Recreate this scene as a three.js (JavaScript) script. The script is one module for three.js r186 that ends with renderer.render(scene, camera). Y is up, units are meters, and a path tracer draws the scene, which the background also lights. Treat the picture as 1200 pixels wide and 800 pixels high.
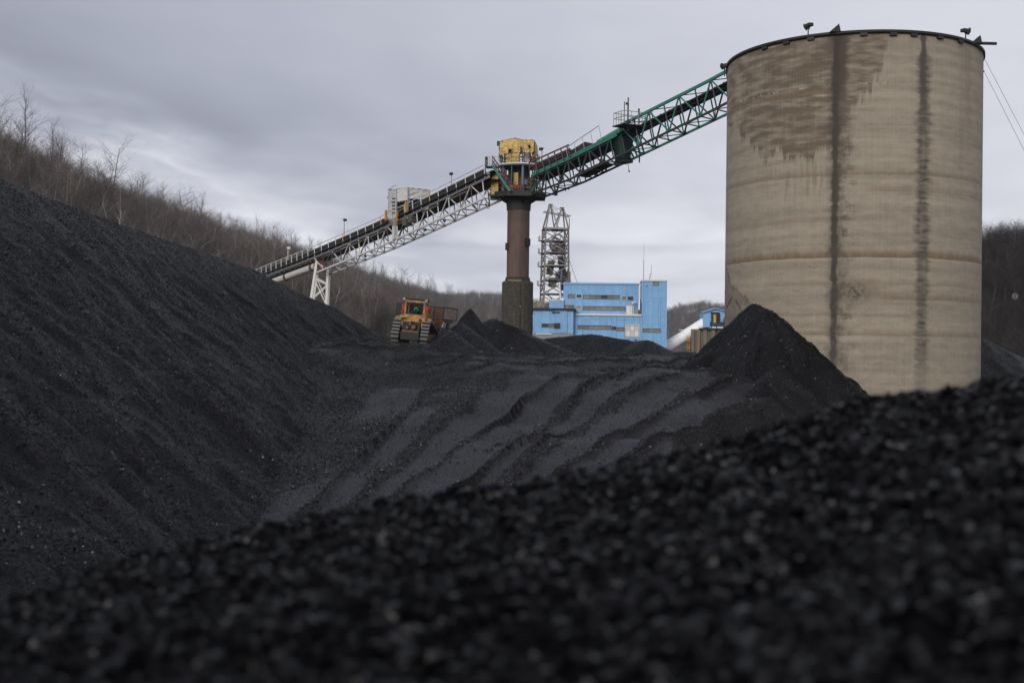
import * as THREE from 'three';
import { MarchingCubes } from 'three/addons/objects/MarchingCubes.js';
import { mergeGeometries, toCreasedNormals, mergeVertices } from 'three/addons/utils/BufferGeometryUtils.js';
import { RoundedBoxGeometry } from 'three/addons/geometries/RoundedBoxGeometry.js';
import { createNoise2D, createNoise3D } from 'simplex-noise';

// ---------------------------------------------------------------- camera, sky, sun, exposure
const EYE = 7, FPX = 1400;                       // eye height; focal length in pixels of the 1200 px wide photograph
const scene = new THREE.Scene();
const camera = new THREE.PerspectiveCamera(2 * Math.atan(400 / FPX) * 180 / Math.PI, 1.5, 0.1, 12000);
camera.position.set(0, EYE, 0);
camera.rotation.order = 'YXZ';
camera.rotation.set(0.0107, 0, 0.0135);
camera.focus = 112;
camera.userData.fStop = 1.25;
camera.updateMatrixWorld(true);

const renderer = new THREE.WebGLRenderer({ antialias: true });
renderer.toneMapping = THREE.LinearToneMapping;
renderer.toneMappingExposure = 1.25;
renderer.shadowMap.enabled = true;

function rng(seed) { let a = seed >>> 0; return () => { a = (a + 0x6D2B79F5) | 0; let t = Math.imul(a ^ (a >>> 15), 1 | a); t = (t + Math.imul(t ^ (t >>> 7), 61 | t)) ^ t; return ((t ^ (t >>> 14)) >>> 0) / 4294967296; }; }
const R = rng(12345);
const n2 = createNoise2D(rng(7)), n3 = createNoise3D(rng(8));
const clamp = (x, a = 0, b = 1) => Math.min(b, Math.max(a, x));
const lerp = (a, b, t) => a + (b - a) * t;
const smooth = (a, b, x) => { const t = clamp((x - a) / (b - a)); return t * t * (3 - 2 * t); };
function fbm(x, y, o = 4) { let s = 0, a = 0.5, f = 1; for (let i = 0; i < o; i++) { s += a * n2(x * f + i * 17.3, y * f - i * 9.1); a *= 0.5; f *= 2.03; } return s; }
function fbm3(x, y, z, o = 4) { let s = 0, a = 0.5, f = 1; for (let i = 0; i < o; i++) { s += a * n3(x * f + i * 17.3, y * f - i * 9.1, z * f + i * 3.7); a *= 0.5; f *= 2.03; } return s; }
const toLin = (c) => { c /= 255; return c <= 0.04045 ? c / 12.92 : Math.pow((c + 0.055) / 1.055, 2.4); };

// overcast sky: a layered cloud deck, computed along every direction
{
  const W = 4096, H = 2048, data = new Float32Array(W * H * 4);
  for (let j = 0; j < H; j++) {
    const el = ((j + 0.5) / H - 0.5) * Math.PI, y = Math.sin(el), c = Math.cos(el);
    for (let i = 0; i < W; i++) {
      if (el > 0.6 && (i % 4 || j % 4)) { const s = ((j - (j % 4)) * W + i - (i % 4)) * 4, o = (j * W + i) * 4; if (((j - (j % 4)) + 0.5) / H > 0.5 + 0.6 / Math.PI) { data.copyWithin(o, s, s + 4); continue; } }   // far overhead a coarser grid will do
      const az = ((i + 0.5) / W - 0.5) * 2 * Math.PI, x = Math.cos(az) * c, z = Math.sin(az) * c, o = (j * W + i) * 4;
      let L = 0.62, warm = 0.5;
      if (y > -0.02) {
        // a deck seen in perspective: w across and t along the bands of cloud, which run away from the viewer
        const yy = Math.max(y, 0) + 0.015, u = x / yy, v = z / yy, w = u + 0.13 * v, t = v - 0.13 * u, far = smooth(0.02, 0.11, y);
        const front = smooth(-3.0, -2.0, w + 0.75 * fbm(w * 0.45 + 2, t * 0.16, 4) + 0.25 * fbm(w * 1.7, t * 0.9, 3));
        const sheetL = lerp(0.29, 0.69, smooth(-2.7, 0.8, w + 0.25 * fbm(w * 0.4, t * 0.12 + 5, 3))) + 0.075 * fbm(w * 0.5 + 6, t * 0.16, 5) + 0.022 * fbm(w * 1.4, t * 0.5, 3);
        const puff = 1 - 2 * Math.abs(fbm(w * 0.55 + 0.5 * fbm(w, t * 0.4, 3), t * 0.33 + 3, 5));
        const tex_ = 0.41 + 0.25 * puff + 0.26 * fbm(w * 0.38 + 9, t * 0.2, 4) + 0.10 * fbm(w * 1.9, t * 1.1, 5) + 0.07 * (1 - 2 * Math.abs(fbm(w * 2.6 + fbm(w * 2, t, 2), t * 0.9, 4))) + 0.012 * Math.max(-6, w);
        const rim = 0.13 * Math.exp(-Math.pow((w + 2.75 + 0.75 * fbm(w * 0.45 + 2, t * 0.16, 4)) / 0.45, 2)) * (0.4 + 0.8 * (0.5 + 0.5 * fbm(w * 1.2, t * 0.7, 3)));
        const deck = lerp(tex_, sheetL, front) + rim;
        const band = 0.77 + 0.16 * fbm(az * 5 + 3, el * 26, 4) + 0.05 * smooth(0.05, 0.4, fbm(az * 3 + 7, el * 22 + 4, 4)) - 0.05 * Math.cos(az) * 0;
        L = lerp(band, deck, smooth(0.01, 0.21, el + 0.05 * fbm(az * 3, el * 7 + 2, 4)) * lerp(1, 0.9, far));
        L += 0.12 * smooth(0.05, 0.30, fbm(u * 0.30 + 11.3, v * 0.16 - 3, 4)) * Math.exp(-Math.pow((el - 0.088) / 0.035, 2));
        L = clamp(L, 0.2, 0.9);
        warm = smooth(0.35, 0.8, L);
        L *= 0.8;
      } else L *= 0.8;
      data[o] = L * lerp(0.885, 0.965, warm); data[o + 1] = L * lerp(0.945, 0.985, warm); data[o + 2] = L * lerp(1.15, 1.075, warm); data[o + 3] = 1;
    }
  }
  const sky = new THREE.DataTexture(data, W, H, THREE.RGBAFormat, THREE.FloatType);
  sky.mapping = THREE.EquirectangularReflectionMapping;
  sky.magFilter = sky.minFilter = THREE.LinearFilter; sky.needsUpdate = true;
  scene.background = sky; scene.environment = sky; scene.environmentIntensity = 1;
}
const sun = new THREE.DirectionalLight(new THREE.Color(1, 0.965, 0.91), 1.5);
sun.position.set(-80, 90, 85);
sun.castShadow = true; sun.shadow.radius = 45;
Object.assign(sun.shadow.camera, { left: -160, right: 160, top: 160, bottom: -160, near: 1, far: 900 });
sun.target.position.set(0, 0, -90);
scene.add(sun, sun.target);

// ---------------------------------------------------------------- helpers
const V = (x, y, z) => new THREE.Vector3(x, y, z);
const _x = new THREE.Vector3(), _y = new THREE.Vector3(), _z = new THREE.Vector3();
camera.matrixWorld.extractBasis(_x, _y, _z);
// the place at distance d in front of the lens that the surveyed point (px, py) of the photograph stands for
function at(px, py, d) { const v = _x.clone().multiplyScalar((px - 600) / FPX).addScaledVector(_y, (400 - py) / FPX).addScaledVector(_z, -1); v.multiplyScalar(-d / v.z); v.y += EYE; return v; }

const used = new Map();
function numbered(name) { const n = used.get(name) || 0; used.set(name, n + 1); return n ? name + '_' + String(n).padStart(3, '0') : name; }
function tag(o, label, category, group, kind) { o.userData.label = label; if (category) o.userData.category = category; if (group) o.userData.group = group; if (kind) o.userData.kind = kind; return o; }
function thing(name, label, category, pos = [0, 0, 0], turn = 0, group) {
  const g = new THREE.Group(); g.name = numbered(name); g.position.set(...(pos.isVector3 ? pos.toArray() : pos)); g.rotation.y = turn; scene.add(g);
  return tag(g, label, category, group);
}
function mesh(name, geo, mat, parent = scene) { const m = new THREE.Mesh(geo, mat); m.name = parent === scene ? numbered(name) : name; m.castShadow = m.receiveShadow = true; parent.add(m); return m; }
// geometry pieces, all non-indexed with position, normal, uv so that they merge
const flat = (g) => { const q = g.index ? g.toNonIndexed() : g; for (const k of Object.keys(q.attributes)) if (!['position', 'normal', 'uv', 'color'].includes(k)) q.deleteAttribute(k); return q; };
const join = (list) => list.length === 1 ? list[0] : mergeGeometries(list.map(flat));
function box(w, h, d, x = 0, y = 0, z = 0, ry = 0, bevel = 0) {
  const g = bevel ? new RoundedBoxGeometry(w, h, d, 1, bevel) : new THREE.BoxGeometry(w, h, d);
  if (ry) g.rotateY(ry); g.translate(x, y, z); return flat(g);
}
function bar(a, b, w, h = w) {             // a straight section from a to b
  const d = b.clone().sub(a), L = d.length(), g = new THREE.BoxGeometry(w, h, L), m = new THREE.Matrix4();
  const up = Math.abs(d.y) > 0.95 * L ? V(1, 0, 0) : V(0, 1, 0);
  const z = d.normalize(), x = up.clone().cross(z).normalize(), y = z.clone().cross(x);
  m.makeBasis(x, y, z); m.setPosition(a.clone().add(b).multiplyScalar(0.5)); g.applyMatrix4(m); return flat(g);
}
function pipe(a, b, r0, r1 = r0, n = 8, open = false) {
  const d = b.clone().sub(a), L = d.length(), g = new THREE.CylinderGeometry(r1, r0, L, n, 1, open);
  g.applyQuaternion(new THREE.Quaternion().setFromUnitVectors(V(0, 1, 0), d.normalize())); g.translate(...a.clone().add(b).multiplyScalar(0.5).toArray()); return flat(g);
}
function wire(pts, r, n = 24, s = 5) { return flat(new THREE.TubeGeometry(new THREE.CatmullRomCurve3(pts), n, r, s)); }
function quadStrip(name, grid, mat, parent) { // grid[j][i] of Vector3
  const pos = [], uv = [], idx = [], W = grid[0].length; grid.forEach((row, j) => row.forEach((p, i) => { pos.push(p.x, p.y, p.z); uv.push(i / 4, j / 4); }));
  for (let j = 0; j + 1 < grid.length; j++) for (let i = 0; i + 1 < W; i++) { const a = j * W + i; idx.push(a, a + 1, a + W + 1, a, a + W + 1, a + W); }
  const g = new THREE.BufferGeometry(); g.setAttribute('position', new THREE.Float32BufferAttribute(pos, 3)); g.setAttribute('uv', new THREE.Float32BufferAttribute(uv, 2)); g.setIndex(idx); g.computeVertexNormals();
  return mat ? mesh(name, g, mat, parent) : g;
}
function tex(W, H, f, opt = {}) { // f(u, v, x, y) -> [r, g, b] linear 0..1, or one number
  const data = new Uint8Array(W * H * 4), enc = (c) => Math.round(255 * (opt.srgb ? (c <= 0.0031308 ? 12.92 * c : 1.055 * Math.pow(Math.max(c, 0), 1 / 2.4) - 0.055) : clamp(c)));
  for (let y = 0; y < H; y++) for (let x = 0; x < W; x++) { const c = f((x + 0.5) / W, (y + 0.5) / H, x, y), o = (y * W + x) * 4; if (typeof c === 'number') data[o] = data[o + 1] = data[o + 2] = enc(c); else { data[o] = enc(c[0]); data[o + 1] = enc(c[1]); data[o + 2] = enc(c[2]); } data[o + 3] = 255; }
  const t = new THREE.DataTexture(data, W, H); t.wrapS = t.wrapT = THREE.RepeatWrapping; t.magFilter = THREE.LinearFilter; t.minFilter = THREE.LinearMipmapLinearFilter; t.generateMipmaps = true;
  if (opt.srgb) t.colorSpace = THREE.SRGBColorSpace; if (opt.repeat) t.repeat.set(...opt.repeat); t.needsUpdate = true; return t;
}
// noise that tiles over a texture
function tile(u, v, f, o = 4, seed = 0) { const a = u * 2 * Math.PI, b = v * 2 * Math.PI, r = f / (2 * Math.PI); let s = 0, A = 0.5, k = 1; for (let i = 0; i < o; i++) { s += A * n3(Math.cos(a) * r * k + seed + Math.cos(b) * r * k, Math.sin(a) * r * k - seed + i * 5, Math.sin(b) * r * k + Math.cos(b) * 0.7 * r * k); A *= 0.5; k *= 2; } return s; }
const grime = tex(512, 512, (u, v) => { const n = 0.5 + 0.5 * tile(u, v, 6, 5, 3), m = 0.5 + 0.5 * tile(u, v, 30, 3, 9); const k = 0.62 + 0.42 * n * (0.6 + 0.4 * m); return [k, k, k]; }, { srgb: true });
const rough = tex(256, 256, (u, v) => 0.62 + 0.3 * tile(u, v, 8, 4, 21));
function paint(rgb, r = 0.6, metal = 0, opt = {}) { const m = new THREE.MeshStandardMaterial({ roughness: r, metalness: metal, map: grime, ...opt }); m.color.setRGB(...rgb.map((c) => c * 1.2)); return m; }
const M = {
  white: paint([0.56, 0.545, 0.51]), cream: paint([0.7, 0.68, 0.63]), grey: paint([0.24, 0.24, 0.25]), galv: paint([0.33, 0.33, 0.34], 0.5, 0.3),
  dark: paint([0.022, 0.021, 0.02], 0.75), black: paint([0.012, 0.012, 0.013], 0.6), rust: paint([0.11, 0.045, 0.03], 0.85), maroon: paint([0.12, 0.05, 0.045], 0.8),
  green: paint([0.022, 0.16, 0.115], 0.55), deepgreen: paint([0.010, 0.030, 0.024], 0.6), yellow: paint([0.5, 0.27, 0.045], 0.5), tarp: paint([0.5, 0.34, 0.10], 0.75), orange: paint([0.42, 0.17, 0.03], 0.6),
  bluegrey: paint([0.12, 0.16, 0.22], 0.6), steel: paint([0.1, 0.095, 0.09], 0.6, 0.3), rail: paint([0.3, 0.29, 0.28], 0.55), red: paint([0.45, 0.012, 0.012], 0.4),
  shoe: paint([0.2, 0.2, 0.2], 0.35, 0.6), blue: paint([0.03, 0.07, 0.32], 0.5), lens: new THREE.MeshStandardMaterial({ color: 0x9a9a9a, roughness: 0.2 }), chrome: paint([0.55, 0.55, 0.55], 0.25, 0.7),
};

// ---------------------------------------------------------------- ground, hills
// heights are relative to the eye; x to the right, d ahead
function segDist(x, d, a, b) { const vx = b[0] - a[0], vd = b[1] - a[1], t = clamp(((x - a[0]) * vx + (d - a[1]) * vd) / (vx * vx + vd * vd)); return [Math.hypot(x - a[0] - t * vx, d - a[1] - t * vd), t]; }
// a heap: its crest runs along pts [x, d, h]; the sides lie at the angle of repose
function heap(x, d, pts, slope, rib = 0.25, seed = 0) {
  let best = -1e9, s0 = 0;
  for (let i = 0; i + 1 < pts.length; i++) {
    const a = pts[i], b = pts[i + 1], [r, t] = segDist(x, d, a, b), L = Math.hypot(b[0] - a[0], b[1] - a[1]);
    const h = lerp(a[2], b[2], t) - slope * (Math.sqrt(r * r + 0.12) - 0.346);
    if (h > best) { best = h; const px = lerp(a[0], b[0], t), pd = lerp(a[1], b[1], t), ang = Math.atan2(d - pd, x - px); heap.s = s0 + t * L + (t <= 0 || t >= 1 ? ang * 5 : 0); heap.r = r; }
    s0 += L;
  }
  const ribs = fbm(heap.s / 2.6 + 0.13 * heap.r + seed + 0.6 * fbm(x / 9, d / 9, 2), heap.r / 16 + seed, 3);
  heap.ribs = ribs;
  return best + rib * 1.6 * ribs * smooth(0.3, 4, heap.r) + 0.08 * fbm(x / 1.3 + seed, d / 1.3, 3);
}
const EDGE = [[3.5, 26], [8.6, 63.5], [13.3, 72], [16.6, 78], [18.6, 84], [21.5, 93], [24, 120]];
function bench(x, d) { // distance past the bench's edge, towards the front right
  let best = 1e9, sg = 1;
  for (let i = 0; i + 1 < EDGE.length; i++) { const [r] = segDist(x, d, EDGE[i], EDGE[i + 1]); if (r < best) { best = r; const a = EDGE[i], b = EDGE[i + 1]; sg = (b[0] - a[0]) * (d - a[1]) - (b[1] - a[1]) * (x - a[0]) < 0 ? 1 : -1; } }
  return sg * best;
}
const floorInfo = { flat: 0 };
function floorH(x, d) {
  let h = d < 100 ? -0.25 + (d - 100) * 0.108 : d < 150 ? -0.25 + (d - 100) * 0.004 : -0.05 - (d - 150) * 0.01;
  h += 1.3 * smooth(-4, -14, x) * smooth(80, 108, d) * smooth(175, 140, d);        // higher shelf on the left, where the dozer works
  h -= 0.5 * smooth(4, 16, x) * smooth(95, 70, d);
  // wheel and crawler tracks of the slope
  const run = d - 65 + (d > 72 ? 0.018 * (d - 72) * (d - 72) : 0); let w = (x - 0.21 * run) / (1 + 0.021 * Math.max(run, -25)) + 0.5 * fbm(x / 16, d / 30, 2); w += 0.8 * n2(w / 4.3, d / 90);   // ruts fan out towards the yard's mouth
  const slopeMask = smooth(92, 84, d) * smooth(-11, -8, w);
  const k = w / 2.75, f = Math.abs(k - Math.round(k)) * 2;                            // 0 in the middle of a flat, 1 on the berm
  const berm = smooth(0.5, 0.85, f + 0.20 * fbm(x / 2.2, d / 7, 3)), id = Math.round(k);
  const uneven = 0.55 + 0.7 * n2(id * 3.1, d / 26);
  h += slopeMask * (0.46 * berm * uneven + 0.12 * n2(id * 7.7, d / 30));
  // tracks that sweep across the level part
  const lev = smooth(82, 94, d) * smooth(140, 120, d) * smooth(-22, -12, x);
  const w3 = d - 98 + 0.012 * (x - 3) * (x - 3) - 0.35 * x + 1.6 * fbm(x / 16, d / 9, 2), k3 = w3 / 4.1, f3 = Math.abs(k3 - Math.round(k3)) * 2;
  const berm3 = smooth(0.55, 0.9, f3 + 0.2 * fbm(x / 3, d / 2, 2));
  h += lev * 0.26 * berm3 * (0.6 + 0.5 * n2(Math.round(k3) * 2.3, x / 12));
  h += 0.8 * fbm(x / 13 + 2, d / 17, 2) * smooth(30, 60, d) * smooth(112, 95, d);
  const rubble = smooth(0.1, 0.45, fbm(x / 7 + 9, d / 9, 3));
  h += 0.36 * fbm(x / 3.9 + 4, (d + 1.5 * x) / 6.4, 3) * (1 - 0.75 * slopeMask) + 0.16 * rubble * Math.abs(fbm(x / 0.9, d / 0.9, 3)) + 0.03 * fbm(x / 0.5, d / 0.5, 2);
  { const q = Math.hypot((x + 9.0) / 5, (d - 112) / 7); h = lerp(0.86, h, smooth(0.75, 1.25, q)); }
  const b = bench(x, d);
  h -= 0.78 * clamp(b, 0, 7.5) * smooth(30, 42, d) * smooth(128, 112, d);
  floorInfo.flat = (0.75 + 0.3 * fbm(x / 2.5, d / 9, 3) + 0.5 * n2(id * 5.3, d / 40) + 0.75 * smooth(-9, 1, w) - 0.4) * clamp(Math.max(slopeMask * (1 - berm), lev * (1 - berm3) * 0.9) - 0.35 * rubble) * (b > 0 ? 0 : 1);
  floorInfo.flat = smooth(0.2, 0.62, floorInfo.flat);
  return h;
}
// coal: broken facets of a few centimetres
const coalCells = (() => { const n = 92, r = rng(5), c = []; for (let i = 0; i < n * n; i++) c.push([r(), r(), r(), r(), r()]); return { n, c }; })();
function cell(u, v) { const { n, c } = coalCells, x = u * n, y = v * n, X = Math.floor(x), Y = Math.floor(y); let b = 9, b2 = 9, id = 0; for (let j = -1; j <= 1; j++) for (let i = -1; i <= 1; i++) { const k = ((Y + j + n) % n) * n + ((X + i + n) % n), dx = X + i + c[k][0] - x, dy = Y + j + c[k][1] - y, q = dx * dx + dy * dy; if (q < b) { b2 = b; b = q; id = k; } else if (q < b2) b2 = q; } return [Math.sqrt(b2) - Math.sqrt(b), id]; }
const coalColor = tex(1024, 1024, (u, v) => { const [e, id] = cell(u, v), c = coalCells.c[id]; const g = (0.5 + 0.9 * c[2] * c[2]) * (0.45 + 0.55 * smooth(0.02, 0.22, e)) * (0.85 + 0.3 * tile(u, v, 5, 4, 2)); return [g, g, g * 1.04]; }, { srgb: true });
const coalNormal = tex(1024, 1024, (u, v) => { const [e, id] = cell(u, v), c = coalCells.c[id], k = smooth(0, 0.1, e); const x = (c[3] - 0.5) * 1.3 * k, y = (c[4] - 0.5) * 1.3 * k, L = Math.hypot(x, y, 1); return [0.5 + 0.5 * x / L, 0.5 + 0.5 * y / L, 0.5 + 0.5 / L]; });
function coalMat(rgb, repeat, r = 0.5) { const map = coalColor.clone(), nm = coalNormal.clone(); map.repeat.set(repeat, repeat); nm.repeat.set(repeat, repeat); const m = new THREE.MeshPhysicalMaterial({ map, normalMap: nm, roughness: r, vertexColors: true, specularIntensity: 0.16 }); m.color.setRGB(...rgb); m.normalScale.set(0.9, 0.9); return m; }
const M_coal = coalMat([0.0195, 0.0198, 0.0232], 1 / 6, 0.5);
const M_lump = new THREE.MeshPhysicalMaterial({ color: 0xffffff, roughness: 0.35, specularIntensity: 0.3 });

function sheet(name, x0, x1, d0, d1, step, height, parent, mat = M_coal, keep = null, tone = null) {
  const nx = Math.ceil((x1 - x0) / step), nd = Math.ceil((d1 - d0) / step), pos = new Float32Array((nx + 1) * (nd + 1) * 3), uv = new Float32Array((nx + 1) * (nd + 1) * 2), col = new Float32Array((nx + 1) * (nd + 1) * 3), ok = new Uint8Array((nx + 1) * (nd + 1)), idx = [];
  for (let j = 0; j <= nd; j++) for (let i = 0; i <= nx; i++) {
    const n = j * (nx + 1) + i, x = x0 + i * step, d = d0 + j * step, h = height(x, d);
    pos[n * 3] = x; pos[n * 3 + 1] = EYE + h; pos[n * 3 + 2] = -d; uv[n * 2] = x; uv[n * 2 + 1] = d + h * 0.8;
    const t = tone ? tone(x, d, h) : 1; col[n * 3] = col[n * 3 + 1] = col[n * 3 + 2] = t;
    ok[n] = keep ? (keep(x, d, h) ? 1 : 0) : 1;
  }
  for (let j = 0; j < nd; j++) for (let i = 0; i < nx; i++) { const a = j * (nx + 1) + i, b = a + 1, c = a + nx + 1, e = c + 1; if (ok[a] || ok[b] || ok[c] || ok[e]) idx.push(a, b, e, a, e, c); }
  const g = new THREE.BufferGeometry(); g.setAttribute('position', new THREE.BufferAttribute(pos, 3)); g.setAttribute('uv', new THREE.BufferAttribute(uv, 2)); g.setAttribute('color', new THREE.BufferAttribute(col, 3)); g.setIndex(idx); g.computeVertexNormals();
  return mesh(name, g, mat, parent);
}
// lumps of coal lying on a surface: convex shards
const shard = [1, 2, 3].map((s) => { const r = rng(s * 31), g = new THREE.IcosahedronGeometry(0.5, 0), p = g.attributes.position, seen = new Map(), sx = 0.75 + 0.5 * r(), sy = 0.55 + 0.35 * r(); for (let i = 0; i < p.count; i++) { const k = [0, 1, 2].map((c) => p.getComponent(i, c).toFixed(3)).join(); if (!seen.has(k)) seen.set(k, [0.7 + 0.6 * r(), 0.7 + 0.6 * r(), 0.7 + 0.6 * r()]); const q = seen.get(k); p.setXYZ(i, p.getX(i) * q[0] * sx, p.getY(i) * q[1] * sy, p.getZ(i) * q[2]); } g.computeVertexNormals(); return flat(g); });
function lumps(parent, n, pick, seed, variant = 0, mat = M_lump) { // pick(r) -> [x, h, d, size, tone] or null
  const r = rng(seed), list = []; for (let i = 0; i < n; i++) { const q = pick(r); if (q) list.push(q); }
  const im = new THREE.InstancedMesh(shard[variant], mat, list.length), m = new THREE.Matrix4(), q = new THREE.Quaternion(), e = new THREE.Euler(), c = new THREE.Color();
  list.forEach(([x, h, d, s, t], i) => { e.set(r() * 6.3, r() * 6.3, r() * 6.3); q.setFromEuler(e); const a = s * (0.75 + 0.5 * r()); m.compose(V(x, EYE + h, -d), q, V(a, a * (0.45 + 0.7 * r()), a * (0.8 + 0.4 * r()))); im.setMatrixAt(i, m); im.setColorAt(i, c.setRGB(t * 0.93, t * 0.95, t * 1.12)); });
  im.name = 'coal_lumps'; im.userData.kind = 'stuff'; im.castShadow = im.receiveShadow = true; parent.add(im); return im;
}
const tone0 = (r) => { const k = r(); return r() < 0.56 ? 0.003 + 0.010 * k : 0.020 + 0.06 * k * k + (r() < 0.06 ? 0.16 * r() : 0); };  // pale tones put glints into the lump colour, dark tones the rest

// the coal yard's floor
const coalGround = sheet('coal_ground', -40, 46, 26, 168, 0.21, floorH, scene, M_coal, null, (x, d) => 0.65 + 1.75 * floorInfo.flat + 0.28 * fbm(x / 5, d / 8, 3) + 0.10 * floorInfo.flat * Math.sin(d * 14 + 2 * n2(x, d / 4)));
tag(coalGround, 'coal covered yard floor with crawler tracks sloping up to the plant', null, null, 'structure');
lumps(coalGround, 290000, (r) => { const d = 34 + 96 * Math.pow(r(), 0.9), x = -17 + r() * (20 + d * 0.34); const h = floorH(x, d), f = floorInfo.flat; if (r() < 0.05 + f * 0.88) return null; return [x, h + 0.01, d, 0.03 + 0.085 * Math.pow(r(), 3), tone0(r)]; }, 71, 0);

// the great stockpile on the left
const CREST = [[-33, 8, 8.3], [-29, 40, 8.7], [-27.0, 62, 8.75], [-27.2, 76, 8.6], [-26.4, 92, 8.25], [-23.4, 107, 7.3], [-20.6, 113, 5.6], [-17.6, 118, 4.3], [-13.6, 121, 1.8]];
const pileLeftH = (x, d) => heap(x, d, CREST, 0.80, 0.13, 3) + (0.75 * fbm(x / 9 + 0.06 * d, d / 6, 4) + 0.35 * Math.min(0, fbm(heap.s / 4.5, heap.r / 12 + 3, 3))) * smooth(1, 6, heap.r) - 0.25 * smooth(0, 9, heap.r);
const pileLeft = thing('coal_pile', 'huge dark coal stockpile filling the left side, with streaked slope', 'coal pile');
sheet('slope', -62, 4, 10, 132, 0.22, pileLeftH, pileLeft, M_coal, (x, d, h) => h > floorH(x, d) - 0.5, (x, d) => { const s = heap.ribs; return 0.6 + 0.65 * smooth(-0.25, 0.45, 0.5 * s + 0.7 * fbm(heap.s / 2.2 + 0.1 * heap.r, heap.r / 14 + 7, 5)) + 0.25 * fbm(x / 11, d / 11, 2); });
lumps(pileLeft, 420000, (r) => { const d = 24 + 98 * Math.pow(r(), 0.85), x = -29 + 26 * r(); const h = pileLeftH(x, d), s = 0.5 * heap.ribs + 0.7 * fbm(heap.s / 2.2 + 0.1 * heap.r, heap.r / 14 + 7, 5); if (r() > 0.15 + smooth(-0.2, 0.35, s)) return null; if (h < floorH(x, d) - 0.1) return null; return [x, h + 0.01, d, 0.03 + 0.075 * Math.pow(r(), 3), tone0(r)]; }, 72, 1);

// the cone against the silo
const SILO = { x: 28.8, d: 102, r: 10.5, top: 25.25 };
const CONE = [[12.5, 92, -1.0], [16.3, 94.6, 0.7], [19.5, 96.4, 4.35], [20.2, 94.4, 3.8], [19.6, 88, -0.6], [17.5, 83, -1.6]];
const coneRaw = (x, d) => heap(x, d, CONE, lerp(0.98, 0.86, smooth(19.4, 21, x)), 0.34, 11) + 0.35 * fbm(x / 2.6 + 5, d / 2.6, 4) * smooth(0.4, 3, heap.r);
const pileSilo = thing('coal_pile', 'pointed coal cone heaped against the concrete silo', 'coal pile');
sheet('slope', 4, 40, 76, 112, 0.2, coneRaw, pileSilo, M_coal, (x, d, h) => h > floorH(x, d) - 0.4, (x, d) => 0.55 + 0.5 * smooth(-0.2, 0.4, heap.ribs) + 0.14 * fbm(x / 4, d / 4, 2));
lumps(pileSilo, 30000, (r) => { const d = 78 + 26 * r(), x = 6 + 30 * r(), h = coneRaw(x, d); if (h < floorH(x, d) - 0.1 || Math.hypot(x - SILO.x, d - SILO.d) < SILO.r || r() > 0.25 + smooth(-0.2, 0.3, heap.ribs)) return null; return [x, h, d, 0.05 + 0.13 * Math.pow(r(), 3), tone0(r)]; }, 73, 2);

// windrows and heaps between the dozer and the column
const TOWER = { x: 0.5, d: 130 };
const heaps = [
  ['long coal windrow pushed up beside the bulldozer', [[-5.9, 110, 2.2], [-5.4, 106, 1.8], [-1.6, 98, -0.5]], 0.78, 21],
  ['flat topped coal ridge between bulldozer and peaked heap', [[-6.3, 124, 2.2], [-5.1, 118, 3.05], [-1.0, 107, 0.0]], 0.8, 31],
  ['small sharp peaked coal heap left of the round column', [[-4.35, 123.5, 4.65], [-3.6, 121, 2.6]], 1.45, 41],
  ['wide coal mound spread round the foot of the column', [[-4, 131, 3.2], [-2, 128, 3.75], [1.4, 125, 2.0], [5.0, 122, 0.7]], 0.45, 51],
  ['grey coal bank in front of the blue plant', [[4, 150, 2.0], [10, 150, 2.7], [15.2, 148, 1.8], [16.5, 146, 2.0], [18.5, 146, 0.5]], 0.5, 61],
  ['little coal hump at the corner of the blue plant', [[18.6, 134, 0.5], [20.3, 134, 0.55]], 0.5, 66],
];
heaps.forEach(([label, pts, slope, seed], i) => {
  const xs = pts.map((p) => p[0]), ds = pts.map((p) => p[1]), f = (x, d) => heap(x, d, pts, slope, 0.16, seed), g = thing('coal_pile', label, 'coal pile');
  const x0 = Math.min(...xs) - 8, x1 = Math.max(...xs) + 8, d0 = Math.min(...ds) - 9, d1 = Math.max(...ds) + 8;
  sheet('slope', x0, x1, d0, d1, 0.25, f, g, M_coal, (x, d, h) => h > floorH(x, d) - 0.3, (x, d) => 0.7 + 0.45 * heap.ribs + 0.2 * fbm(x / 3, d / 3, 2));
  lumps(g, 7000, (r) => { const x = lerp(x0, x1, r()), d = lerp(d0, d1, r()), h = f(x, d); return h < floorH(x, d) || r() < 0.3 ? null : [x, h, d, 0.06 + 0.14 * Math.pow(r(), 3), tone0(r)]; }, 80 + i, i % 3);
});
// dark pile beyond the right flank of the silo
{
  const pts = [[37, 115, 4.6], [43.8, 113, 2.3], [48.5, 111, 0.0], [62, 104, -4]], f = (x, d) => heap(x, d, pts, 0.5, 0.2, 77), g = thing('coal_pile', 'dark coal heap behind the right flank of the silo', 'coal pile');
  sheet('slope', 34, 72, 92, 124, 0.3, f, g, M_coal, null, () => 0.6);
}
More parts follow.
